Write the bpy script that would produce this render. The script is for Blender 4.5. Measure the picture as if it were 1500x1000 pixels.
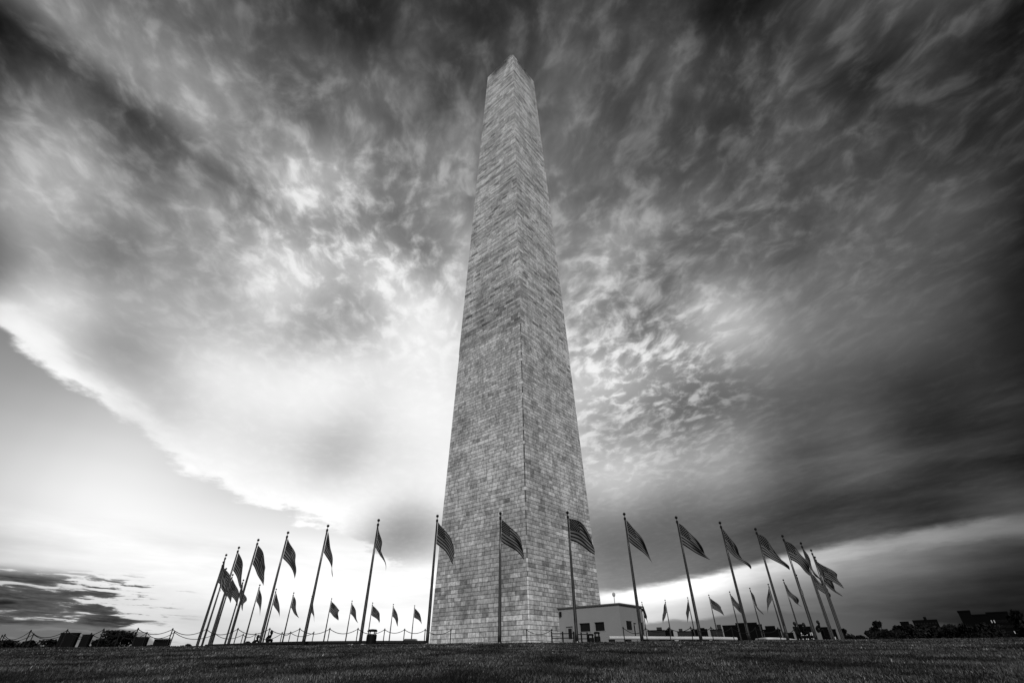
import bpy, bmesh, math, random
import numpy as np
from mathutils import Vector, Matrix
R = math.radians
scene = bpy.context.scene
for o in list(bpy.data.objects):
    bpy.data.objects.remove(o)
rng = random.Random(7)
nrg = np.random.default_rng(11)

# ------------------------------------------------------------------ camera
FOC, PITCH, ROLL, YAW = 671.2, 0.60820, -0.00999, -0.00677
EYE = Vector((0.0, -72.846, -1.081))
cam_d = bpy.data.cameras.new('camera')
cam = bpy.data.objects.new('camera', cam_d)
scene.collection.objects.link(cam)
cam_d.sensor_width = 36.0
cam_d.lens = FOC / 1500 * 36.0
cam_d.clip_start = 0.05
cam_d.clip_end = 20000
D_ = Vector((math.sin(YAW)*math.cos(PITCH), math.cos(YAW)*math.cos(PITCH), math.sin(PITCH)))
R_ = Vector((math.cos(YAW), -math.sin(YAW), 0))
U_ = R_.cross(D_)
R2 = R_*math.cos(ROLL) + U_*math.sin(ROLL)
U2 = -R_*math.sin(ROLL) + U_*math.cos(ROLL)
cam.matrix_world = Matrix(((R2.x, U2.x, -D_.x, EYE.x), (R2.y, U2.y, -D_.y, EYE.y), (R2.z, U2.z, -D_.z, EYE.z), (0, 0, 0, 1)))
scene.camera = cam

def ray(px, py):
    v = D_*FOC + R2*(px-750) - U2*(py-500)
    return v.normalized()
def at(px, py, dist):
    """point seen at (px, py) of the 1500 x 1000 photograph, `dist` metres in front (along +Y) of the eye"""
    v = ray(px, py)
    return EYE + v*(dist/v.y)

# ------------------------------------------------------------------ view + front fill lamp
scene.view_settings.view_transform = 'Standard'
scene.view_settings.look = 'None'
scene.view_settings.exposure = 0
scene.view_settings.gamma = 1
scene.view_settings.use_curve_mapping = False
front_fill_d = bpy.data.lights.new('front_fill', 'SUN')
front_fill_d.energy = 2.2
front_fill_d.angle = R(14)
front_fill_d.color = (1, 1, 1)
front_fill = bpy.data.objects.new('front_fill', front_fill_d)
scene.collection.objects.link(front_fill)
FILL_AZ, FILL_EL = R(176), R(30)          # added fill lamp behind the camera; the real sun has set ahead, left
sv = Vector((math.sin(FILL_AZ)*math.cos(FILL_EL), math.cos(FILL_AZ)*math.cos(FILL_EL), math.sin(FILL_EL)))
front_fill.rotation_euler = sv.to_track_quat('Z', 'Y').to_euler()

# ------------------------------------------------------------------ node helper
class NT:
    def __init__(s, tree):
        s.t = tree; s.n = tree.nodes; s.l = tree.links
    def put(s, node, i, v):
        if v is None: return
        if hasattr(v, 'is_output'): s.l.new(v, node.inputs[i])
        else: node.inputs[i].default_value = v
    def m(s, op, a, b=None, c=None, clamp=False):
        n = s.n.new('ShaderNodeMath'); n.operation = op; n.use_clamp = clamp
        s.put(n, 0, a); s.put(n, 1, b); s.put(n, 2, c)
        return n.outputs[0]
    def add(s, a, b): return s.m('ADD', a, b)
    def sub(s, a, b): return s.m('SUBTRACT', a, b)
    def mul(s, a, b): return s.m('MULTIPLY', a, b)
    def mad(s, a, b, c): return s.m('MULTIPLY_ADD', a, b, c)
    def mix(s, f, a, b): return s.add(a, s.mul(f, s.sub(b, a)))
    def step(s, x, lo, hi, to0=0.0, to1=1.0):
        n = s.n.new('ShaderNodeMapRange'); n.interpolation_type = 'SMOOTHSTEP'
        for i, v in enumerate((x, lo, hi, to0, to1)): s.put(n, i, v)
        return n.outputs[0]
    def xyz(s, v):
        n = s.n.new('ShaderNodeSeparateXYZ'); s.put(n, 0, v); return n.outputs
    def vec(s, x, y, z=0.0):
        n = s.n.new('ShaderNodeCombineXYZ'); s.put(n, 0, x); s.put(n, 1, y); s.put(n, 2, z); return n.outputs[0]
    def noise(s, v, scale=1.0, detail=4.0, rough=0.55, lac=2.0, dist=0.0):
        n = s.n.new('ShaderNodeTexNoise')
        s.put(n, 'Vector', v); s.put(n, 'Scale', scale); s.put(n, 'Detail', detail)
        s.put(n, 'Roughness', rough); s.put(n, 'Lacunarity', lac); s.put(n, 'Distortion', dist)
        return n.outputs['Fac']
    def ramp(s, x, stops, interp='CARDINAL'):
        n = s.n.new('ShaderNodeValToRGB'); cr = n.color_ramp; cr.interpolation = interp
        e = cr.elements
        while len(e) < len(stops): e.new(0.5)
        for i, (p, c) in enumerate(stops):
            e[i].position = p
        for i, (p, c) in enumerate(stops):
            c = (c, c, c) if not hasattr(c, '__len__') else c
            e[i].color = (*c, 1)
        s.put(n, 0, x)
        return n.outputs[0]
    def gauss(s, d2, k):           # exp(-k d2)
        return s.m('EXPONENT', s.mul(d2, -k))

# ------------------------------------------------------------------ sky
# directions are (azimuth, elevation) in degrees, tone is the display tone of the sky there
CLOUD = [(-71.09,45.38,0.3),(-70.11,44.74,0.19),(-67.07,45.14,0.2),(-63.78,45.23,0.27),(-60.15,45.21,0.33),(-57.29,45.46,0.35),(-54.26,45.19,0.4),(-69.86,46.58,0.45),(-68.48,47.16,0.6),(-65.85,47.34,0.64),(-62.88,47.34,0.55),(-60.98,47.38,0.58),(-66.89,43.64,0.3),(-68.79,43.11,0.26),(-67.3,41.52,0.21),(-65.17,43.83,0.35),(-64.66,41.88,0.45),(-62.94,43.56,0.42),(-66.02,40.07,0.32),(-62.12,41.08,0.55),(-60.99,42.87,0.5),(-62.76,38.15,0.52),(-60.29,37.18,0.7),(-62.52,35.69,0.6),(-57.41,40.97,0.5),(-61.88,50.35,0.54),(-60.96,53.67,0.46),(-58.9,54.05,0.42),(-58.64,49.72,0.55),(-54.88,51.62,0.58),(-54.8,48.44,0.6),(-58.77,47.16,0.55),(-53.3,44.47,0.42),(-67.57,48.94,0.38),(-65.05,51.65,0.5),(-57.69,36.89,0.77),(-57.4,35.59,0.52),(-56.13,34.59,0.76),(-57.36,30.85,0.85),(-56.9,32.23,0.57),(-59.23,31.35,0.52),(-57.68,28.54,0.35),(-54.49,30.13,0.53),(-51.41,31.86,0.55),(-52.05,38.32,0.55),(-51.76,41.23,0.48),(-51.98,36.04,0.52),(-45.86,33.86,0.62),(-54.92,26.41,0.9),(-52.24,28.17,0.86),(-54.36,28.09,0.75),(-51.17,25.23,0.9),(-49.21,27.87,0.72),(-46.4,28.38,0.67),(-41.58,29.51,0.73),(-52.97,24.72,0.86),(-46.3,41.47,0.57),(-38.59,49.24,0.8),(-36.6,49.57,0.76),(-41.23,50.0,0.72),(-41.14,48.22,0.52),(-32.69,48.49,0.74),(-27.35,50.74,0.7),(-33.55,54.45,0.53),(-37.04,54.08,0.43),(-29.57,57.77,0.52),(-26.4,57.04,0.42),(-19.83,60.02,0.33),(-11.05,61.68,0.28),(-21.07,55.85,0.54),(-21.8,54.22,0.43),(-11.36,55.96,0.46),(-10.97,57.68,0.64),(-17.35,52.64,0.6),(-25.13,52.8,0.55),(-13.83,48.36,0.62),(-18.52,47.73,0.56),(-27.16,46.01,0.64),(-32.91,44.42,0.74),(-33.73,41.74,0.79),(-23.85,42.69,0.87),(-15.36,44.1,0.62),(-8.6,45.57,0.7),(-34.47,39.07,0.87),(-39.87,44.36,0.66),(-43.67,45.92,0.56),(-39.59,42.07,0.68),(-41.48,38.91,0.66),(-58.19,56.64,0.42),(-54.53,57.45,0.34),(-47.43,62.65,0.25),(-43.83,64.78,0.18),(-53.98,53.82,0.5),(-49.81,49.14,0.57),(-47.6,56.59,0.4),(-42.11,61.88,0.3),(-44.73,53.31,0.43),(-36.44,55.04,0.5),(-32.27,64.78,0.25),(-24.36,69.4,0.23),(0.65,70.97,0.23),(-24.82,63.66,0.36),(-16.37,67.35,0.24),(-10.1,64.72,0.32),(-29.63,61.32,0.36),(-38.91,33.57,0.7),(-34.28,34.29,0.84),(-30.62,31.29,0.73),(-22.4,33.85,0.76),(-20.18,36.73,0.82),(-22.93,39.57,0.83),(-16.7,39.77,0.92),(-40.52,35.33,0.7),(-25.68,29.15,0.95),(-31.4,26.36,0.97),(-20.24,24.38,0.85),(-25.53,22.45,0.86),(-37.16,29.46,0.82),(-36.85,25.0,0.92),(-15.64,34.02,0.96),(-14.72,28.26,0.98),(-31.41,21.8,0.9),(-35.34,20.98,0.9),(-51.64,23.21,0.88),(-48.82,21.71,1.0),(-46.19,20.91,1.0),(-46.03,23.89,0.65),(-49.85,24.24,0.7),(-43.53,22.32,0.78),(-43.24,20.36,0.85),(-40.62,19.04,0.87),(-39.7,20.5,0.8),(-36.2,17.98,1.0),(-34.91,16.18,1.0),(-42.19,24.87,0.74),(-52.71,25.18,0.8),(-49.7,25.54,0.72),(-44.64,24.74,0.68),(-41.78,22.5,0.78),(-32.95,20.03,0.9),(-26.66,18.16,0.88),(-33.09,16.48,1.0),(-27.96,15.14,1.02),(-21.95,13.99,1.02),(-22.68,17.17,0.86),(-17.02,20.77,0.9),(-10.41,22.84,1.0),(-13.28,17.94,0.88),(-19.36,16.01,0.92),(-20.14,12.37,1.02),(-11.54,17.26,1.0),(-16.01,14.63,0.95),(-13.4,12.73,0.62),(-10.91,11.38,0.66),(-15.48,11.23,0.62),(-12.05,14.61,0.82),(-16.14,8.48,0.9),(-12.11,8.59,0.97),(-18.05,9.08,0.8),(-6.8,22.18,0.97),(-4.74,15.17,0.9),(0.3,18.25,0.86),(5.22,15.05,0.66),(-1.42,26.38,0.93),(-1.43,34.85,0.78),(-1.43,43.32,0.74),(-1.44,51.44,0.56),(1.67,60.31,0.38),(2.1,65.61,0.28),(1.68,8.64,0.9),(-4.56,10.07,0.95),(7.52,21.99,0.82),(11.32,71.14,0.26),(18.8,66.87,0.32),(10.42,63.92,0.38),(23.19,60.18,0.33),(31.81,67.09,0.27),(42.12,64.06,0.24),(48.14,59.24,0.19),(36.13,59.71,0.35),(28.44,56.82,0.33),(41.62,52.27,0.27),(52.51,54.38,0.28),(53.69,58.47,0.2),(56.78,49.72,0.2),(60.47,46.6,0.2),(65.27,46.89,0.27),(69.34,44.47,0.12),(55.81,43.07,0.26),(64.74,42.3,0.17),(66.19,40.66,0.15),(50.78,48.19,0.3),(48.19,49.75,0.34),(53.92,39.64,0.29),(57.0,36.6,0.27),(56.03,33.51,0.36),(61.28,36.11,0.2),(58.9,32.11,0.17),(56.33,28.23,0.15),(48.41,32.18,0.37),(52.35,31.45,0.3),(42.39,50.34,0.3),(36.44,49.66,0.33),(20.63,54.81,0.38),(11.38,56.14,0.43),(18.77,49.72,0.47),(18.84,46.08,0.62),(12.75,50.62,0.47),(9.41,46.14,0.56),(29.52,47.2,0.42),(38.36,44.09,0.38),(46.21,42.0,0.33),(10.88,41.01,0.64),(19.49,40.59,0.55),(25.95,38.34,0.52),(35.35,36.34,0.49),(41.21,33.27,0.43),(46.72,31.53,0.39),(45.32,27.7,0.39),(46.88,24.87,0.32),(49.14,23.88,0.26),(51.59,28.25,0.3),(51.21,22.93,0.19),(54.8,25.74,0.14),(41.82,20.47,0.24),(46.58,18.92,0.2),(52.45,21.69,0.14),(41.52,18.53,0.28),(42.69,16.26,0.22),(45.24,16.18,0.18),(47.22,15.3,0.26),(49.71,16.6,0.19),(40.46,13.65,0.26),(42.32,12.06,0.2),(48.03,13.33,0.11),(42.85,11.09,0.16),(44.96,10.68,0.25),(38.0,11.67,0.22),(46.93,10.28,0.25),(38.73,28.04,0.46),(43.35,26.32,0.4),(38.36,24.04,0.36),(41.3,20.63,0.28),(35.42,20.14,0.34),(33.47,15.02,0.3),(11.5,13.28,0.52),(9.57,10.52,0.45),(10.73,7.74,0.5),(15.58,10.22,0.42),(19.21,13.44,0.45),(22.59,9.73,0.36),(26.35,13.37,0.36),(32.12,11.31,0.26),(28.53,9.83,0.29),(36.17,9.84,0.26),(10.62,39.35,0.66),(11.15,35.9,0.7),(15.32,36.23,0.63),(9.35,30.14,0.84),(11.88,27.81,0.86),(16.47,27.69,0.8),(17.14,30.92,0.74),(21.77,34.29,0.62),(23.97,32.18,0.7),(27.95,33.3,0.78),(28.9,31.02,0.72),(31.21,30.4,0.72),(30.17,28.68,0.6),(23.07,29.08,0.7),(22.23,25.99,0.58),(13.1,23.99,0.67),(17.38,23.51,0.6),(26.41,25.99,0.53),(25.52,23.03,0.52),(9.37,22.68,0.76),(10.7,19.39,0.8),(14.7,18.29,0.8),(20.19,17.72,0.65),(26.0,16.94,0.58),(17.72,21.08,0.68),(29.15,20.06,0.48),(35.57,33.04,0.55),(30.83,24.99,0.46),(10.3,16.33,0.74),(16.52,15.12,0.55)]
CLEAR = [(-54.3,22.78,0.55),(-52.44,21.06,0.62),(-52.65,19.73,0.64),(-50.03,20.1,0.67),(-51.07,16.7,0.74),(-47.25,18.5,0.74),(-44.17,17.47,0.85),(-43.72,18.89,0.8),(-37.78,15.66,0.9),(-40.69,15.73,0.9),(-49.32,13.19,0.82),(-47.1,13.14,0.86),(-45.91,10.59,0.9),(-42.67,11.7,0.95),(-37.09,13.84,0.88),(-33.39,11.82,0.96),(-28.5,12.36,0.9),(-23.51,11.45,0.92),(-41.05,10.23,1.0),(-47.66,9.76,0.88),(-46.75,7.85,0.85),(-44.36,8.15,0.95),(-37.95,8.89,0.98),(-32.18,8.24,1.0),(-25.99,8.05,1.0),(-19.2,7.72,1.02),(-11.95,7.26,1.02),(-45.65,5.52,0.75),(-41.56,5.85,0.88),(-36.9,6.18,0.95),(-33.37,3.67,0.88),(-28.19,4.95,0.95),(-42.11,2.19,0.8),(-38.08,3.01,0.85),(-21.74,3.95,0.97),(-15.08,4.05,1.0),(-10.7,2.55,0.98),(-15.48,11.23,0.9),(-21.13,10.26,0.98),(10.46,5.78,1.0),(14.12,6.18,1.02),(17.65,6.29,1.02),(21.12,6.62,0.95),(24.46,6.91,0.757),(27.71,7.29,0.671),(30.82,7.64,0.585),(33.87,8.16,0.55),(36.74,8.59,0.516),(39.4,8.82,0.464),(41.9,9.01,0.43),(44.25,9.18,0.404),(46.34,9.08,0.361),(13.92,5.04,0.93),(17.29,4.62,0.88),(23.9,4.95,0.671),(27.19,5.66,0.602),(30.26,6.04,0.533),(32.58,4.75,0.482),(35.55,5.63,0.413),(38.39,6.45,0.361),(40.2,5.23,0.275),(42.98,6.48,0.258),(45.41,7.17,0.224),(44.06,4.4,0.155),(41.23,2.71,0.155),(39.13,2.82,0.189),(34.52,3.04,0.275),(20.22,3.04,0.589),(15.76,3.76,0.82),(26.48,3.39,0.473),(30.65,2.42,0.361),(23.18,2.38,0.387),(33.92,1.55,0.189),(40.6,1.35,0.12)]
DECK_EDGE = [(-55.16,24.29),(-50.93,22.33),(-47.83,20.76),(-45.43,20.23),(-43.53,19.73),(-36.85,16.37),(-31.06,14.27),(-26.02,13.14),(-20.07,12.03),(-15.21,9.52),(-10.48,7.28),(-0.66,6.31),(7.56,5.98),(12.7,6.23),(17.78,6.92),(22.7,7.59),(30.64,8.8),(34.21,9.07),(39.67,9.46),(43.07,9.54),(46.53,9.46)]
BANK_EDGE = [(-44.23,2.45),(-41.97,2.8),(-38.86,2.65),(-35.48,2.48),(-34.59,2.09),(-32.28,0.61),(-11.16,0.5),(7.08,1.23),(12.18,2.94),(13.58,3.09),(17.0,3.24),(19.64,3.29),(20.97,3.48),(23.54,3.68),(27.15,3.65),(29.9,3.36),(34.42,2.79),(38.82,2.11),(42.82,1.81)]
world = bpy.data.worlds.new('World'); scene.world = world; world.use_nodes = True
wt = world.node_tree; wt.nodes.clear(); w = NT(wt)
dirv = w.n.new('ShaderNodeTexCoord').outputs['Generated']
nz = w.n.new('ShaderNodeVectorMath'); nz.operation = 'NORMALIZE'; w.put(nz, 0, dirv); dirv = nz.outputs[0]
dx, dy, dz = w.xyz(dirv)
az = w.mul(w.m('ARCTAN2', dx, dy), 180/math.pi)
el = w.mul(w.m('ARCSINE', dz), 180/math.pi)
AZ0, AZ1, EL1 = -76.0, 76.0, 78.0
azn = w.m('DIVIDE', w.sub(az, AZ0), AZ1-AZ0, clamp=True)
eln = w.m('POWER', w.m('DIVIDE', el, EL1, clamp=True), 0.7)

def dvec(a, e):
    a, e = np.radians(a), np.radians(e)
    return np.stack([np.sin(a)*np.cos(e), np.cos(a)*np.cos(e), np.sin(e)], -1)
def gp(points, mean, sig, nug):
    P = np.array(points); X = dvec(P[:, 0], P[:, 1])
    def k(A, B):
        ang = np.arccos(np.clip(A@B.T, -1, 1))
        return 0.7*np.exp(-(ang/np.radians(sig))**2/2) + 0.3*np.exp(-(ang/np.radians(sig*2.6))**2/2)
    wt_ = np.linalg.solve(k(X, X) + nug*np.eye(len(X)), P[:, 2]-mean)
    return lambda a, e: k(dvec(a, e).reshape(-1, 3), X)@wt_ + mean
NS = 32
azl = w.m('MULTIPLY', azn, 2.0, clamp=True); azr = w.m('MULTIPLY_ADD', azn, 2.0, -1.0, clamp=True)
east = w.m('GREATER_THAN', azn, 0.5)
def both(l, r):
    n = w.n.new('ShaderNodeMix'); n.data_type = 'VECTOR'
    w.l.new(east, n.inputs[0]); w.l.new(l, n.inputs[4]); w.l.new(r, n.inputs[5]); return n.outputs[1]
def field(points, mean, sig, nug, rank=6):
    """smooth brightness over the dome as a sum of products of one azimuth and one elevation profile"""
    f = gp(points, mean, sig, nug); NU = 2*NS-1
    us = np.linspace(0, 1, NU); vs = np.linspace(0, 1, NS); st = np.linspace(0, 1, NS)
    A, E = np.meshgrid(AZ0+us*(AZ1-AZ0), EL1*vs**(1/0.7), indexing='ij')
    F = np.clip(f(A.ravel(), E.ravel()).reshape(NU, NS), 0.05, 1.1)
    U, S, V = np.linalg.svd(F, full_matrices=False)
    out = None
    for g in range(0, rank, 3):
        cu, cv, sc = [], [], []
        for k in range(g, g+3):
            a = U[:, k]*math.sqrt(S[k]); b = V[k]*math.sqrt(S[k])
            ma, mb = np.abs(a).max(), np.abs(b).max()
            cu.append(a/ma*0.45+0.5); cv.append(b/mb*0.45+0.5); sc.append(ma*mb/0.45**2)
        ru = w.xyz(both(w.ramp(azl, [(st[i], tuple(cu[k][i] for k in range(3))) for i in range(NS)]),
                        w.ramp(azr, [(st[i], tuple(cu[k][i+NS-1] for k in range(3))) for i in range(NS)])))
        rv = w.xyz(w.ramp(eln, [(vs[i], tuple(cv[k][i] for k in range(3))) for i in range(NS)]))
        for k in range(3):
            t = w.mul(w.mul(w.sub(ru[k], 0.5), w.sub(rv[k], 0.5)), float(sc[k]))
            out = t if out is None else w.add(out, t)
    return out
def curve(points, col=1, scale=30.0):
    """a value along azimuth"""
    P = np.array(sorted(points)); us = np.linspace(0, 1, NS)
    v = np.interp(AZ0+us*(AZ1-AZ0), P[:, 0], P[:, col])/scale
    return w.mul(w.ramp(azn, [(us[i], float(v[i])) for i in range(NS)]), scale)
def curve_local(points, a0, a1, col=1, scale=30.0):
    P = np.array(sorted(points)); us = np.linspace(0, 1, NS)
    x = w.m('DIVIDE', w.sub(az, a0), a1-a0, clamp=True)
    v = np.interp(a0+us*(a1-a0), P[:, 0], P[:, col])/scale
    return w.mul(w.ramp(x, [(us[i], float(v[i])) for i in range(NS)]), scale)
def spot(a, e, s):
    """soft round mask about a direction, s = radius in degrees"""
    c = dvec(a, e); n = w.n.new('ShaderNodeVectorMath'); n.operation = 'DOT_PRODUCT'
    w.put(n, 0, dirv); n.inputs[1].default_value = tuple(float(t) for t in c)
    k = 1/(math.radians(s)**2)
    return w.m('EXPONENT', w.mad(n.outputs['Value'], k, -k))

cloud_tone = field(CLOUD, 0.33, 4.6, 0.012, 15)
clear_tone = field(CLEAR, 0.40, 7.0, 0.02, 6)
# cloud layers seen in perspective: flat deck coordinates
den = w.m('MAXIMUM', w.add(dz, 0.10), 0.05)
qx, qy = w.m('DIVIDE', dx, den), w.m('DIVIDE', dy, den)
qxr = w.add(qx, w.mul(qy, 0.12))
wob = w.noise(w.vec(qx, qy), 1.6, 3, 0.5)
wob2 = w.noise(w.vec(qx, qy, 5.0), 1.6, 3, 0.5)
curl = w.noise(w.vec(qx, qy, 2.0), 7.0, 2, 0.5); curl2 = w.noise(w.vec(qx, qy, 8.0), 7.0, 2, 0.5)
sx = w.add(qxr, w.add(w.mul(w.sub(wob, 0.5), 0.16), w.mul(w.sub(curl, 0.5), 0.055))); sy = w.add(qy, w.add(w.mul(w.sub(wob2, 0.5), 0.3), w.mul(w.sub(curl2, 0.5), 0.07)))
fine = w.noise(w.vec(w.mul(sx, 10.5), w.mul(sy, 7.5)), 1.0, 7, 0.6)
curd = w.noise(w.vec(w.mul(sx, 23.0), w.mul(sy, 17.0), 1.7), 1.0, 4, 0.52)
mid = w.noise(w.vec(w.mul(sx, 3.8), w.mul(sy, 2.4), 3.3), 1.0, 5, 0.55)
big = w.noise(w.vec(w.mul(sx, 1.1), w.mul(sy, 0.5), 9.1), 1.0, 4, 0.5)
upper = w.step(el, 22.0, 46.0)
# tufts: where the high cloud breaks into ripples
tuft = w.step(w.add(w.mul(fine, 0.35), w.add(w.mul(mid, 0.2), w.mul(curd, 0.45))), 0.44, 0.62)
tuft_mask = w.add(w.add(w.mul(spot(-25, 47, 7), 0.9), w.mul(spot(14, 35, 6), 1.0)), w.add(w.mul(spot(21, 27.5, 5), 1.5), w.mul(spot(10, 23, 4), 0.6)))
amp = w.mad(upper, 0.185, 0.035)
ct = w.add(cloud_tone, 0.005)
wisp = w.step(curd, 0.46, 0.74)
det = w.add(w.add(w.mul(w.sub(fine, 0.5), 1.0), w.mul(w.sub(curd, 0.48), 0.7)), w.add(w.mul(w.sub(mid, 0.5), 0.45), w.mul(w.sub(wisp, 0.3), 0.32)))
gain = w.mad(ct, 0.10, 0.36)
ct = w.add(ct, w.mul(w.mul(det, amp), w.mul(gain, 2.4)))
ct = w.add(ct, w.mul(w.mul(w.sub(tuft, 0.45), 0.20), w.m('MINIMUM', tuft_mask, 1.5)))
ct = w.add(ct, w.mul(w.mul(w.mul(w.sub(tuft, 0.3), 0.07), upper), gain))
# one long dark furrow high at left, with a pale ridge beside it
def furrow(n, wd):
    d = w.n.new('ShaderNodeVectorMath'); d.operation = 'DOT_PRODUCT'; w.put(d, 0, dirv); d.inputs[1].default_value = n
    t = w.add(d.outputs['Value'], w.mul(w.sub(mid, 0.5), 0.05)); return w.gauss(w.mul(t, t), 1/wd**2)
fm = spot(-63.6, 45.4, 15)
ct = w.add(ct, w.mul(fm, w.sub(w.mul(furrow((-0.6044, 0.3759, -0.7024), 0.032), -0.10), w.mul(furrow((-0.5975, 0.4399, -0.6704), 0.03), -0.06))))
# edge of the deck
edge_n = w.add(w.mul(w.sub(w.noise(w.vec(w.mul(qx, 5.0), w.mul(qy, 5.0)), 1.0, 6, 0.6), 0.5), w.step(az, -12.0, 8.0, 4.2, 0.9)), w.mul(w.sub(mid, 0.5), w.step(az, -12.0, 4.0, 3.0, 0.3)))
edge = curve(DECK_EDGE, 1)
de = w.sub(w.add(el, edge_n), edge)
soft = w.step(az, -10.0, 14.0, 0.6, 0.45)
deck = w.step(de, w.mul(soft, -1.0), soft)
rim = w.mul(w.gauss(w.mul(w.sub(de, 1.1), w.sub(de, 1.1)), 0.6), w.mul(w.step(az, -56.0, -20.0, 0.14, 0.0), w.step(mid, 0.42, 0.62)))
ct = w.add(ct, rim)
# long bars along the underside of the dark deck at right
bar2 = w.noise(w.vec(w.mul(az, 0.05), w.mul(de, 0.42), 11.0), 1.0, 4, 0.5)
ct = w.add(ct, w.mul(w.mul(w.sub(bar2, 0.5), 0.34), w.mul(w.step(az, 14.0, 34.0), w.step(de, 14.0, 7.0))))
# thin wisps in the clear part
wis = w.noise(w.vec(w.mul(az, 0.06), w.mul(el, 0.35), 2.0), 1.0, 6, 0.6)
cl = w.add(clear_tone, w.mul(w.sub(wis, 0.5), w.step(el, 12.5, 8.5, 0.0, 0.30)))
light_n = w.noise(w.vec(w.mul(az, 0.10), w.mul(de, 0.9), 6.0), 1.0, 4, 0.55)
cl = w.add(cl, w.mul(w.gauss(w.mul(w.add(de, 1.0), w.add(de, 1.0)), 1.1), w.mul(w.step(az, 6.0, 22.0, 0.0, 0.14), w.step(light_n, 0.25, 0.6, 0.55, 1.15))))
ct = w.sub(ct, w.mul(w.mul(w.step(ct, 0.85, 1.25), 0.15), w.step(el, 11.0, 19.0)))
v = w.mix(deck, cl, ct)
# low dark cloud bars
bar = w.noise(w.vec(w.mul(az, 0.28), w.mul(w.add(el, w.mul(az, 0.03)), 2.3), 4.6), 1.0, 7, 0.62, dist=0.3)
barm = w.add(w.mul(spot(-47, 4.6, 4.6), 0.95), w.mul(spot(-39.5, 3.2, 3.2), 0.7))
bars = w.step(w.add(bar, w.mul(w.sub(barm, 0.5), 0.22)), 0.47, 0.56)
bars = w.mul(bars, w.step(el, 6.9, 5.6))
v = w.mix(w.mul(bars, w.m('MINIMUM', w.mul(barm, 2.0), 0.93)), v, w.mad(bar, -0.9, 0.74))
bank_n = w.mul(w.sub(w.noise(w.vec(w.mul(az, 0.35), w.mul(el, 1.2), 7.0), 1.0, 5, 0.55), 0.5), 0.8)
bank = curve_local(BANK_EDGE, -52, 52, 1, 10.0)
bm = w.step(w.sub(w.add(el, bank_n), bank), 0.16, -0.16)
v = w.mix(w.mul(bm, 0.9), v, w.ramp(azn, [(0.0, .40), (0.25, .46), (0.45, .8), (0.55, .62), (0.62, .46), (0.70, .36), (0.78, .2), (1.0, .15)], 'LINEAR'))
v = w.m('MAXIMUM', v, 0.02)
rad = w.m('POWER', w.m('DIVIDE', w.add(v, 0.055), 1.055), 2.4)
bg = w.n.new('ShaderNodeBackground'); bg.inputs['Strength'].default_value = 1.0
w.put(bg, 0, w.vec(rad, rad, rad))
wo = w.n.new('ShaderNodeOutputWorld'); w.l.new(bg.outputs[0], wo.inputs[0])

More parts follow.
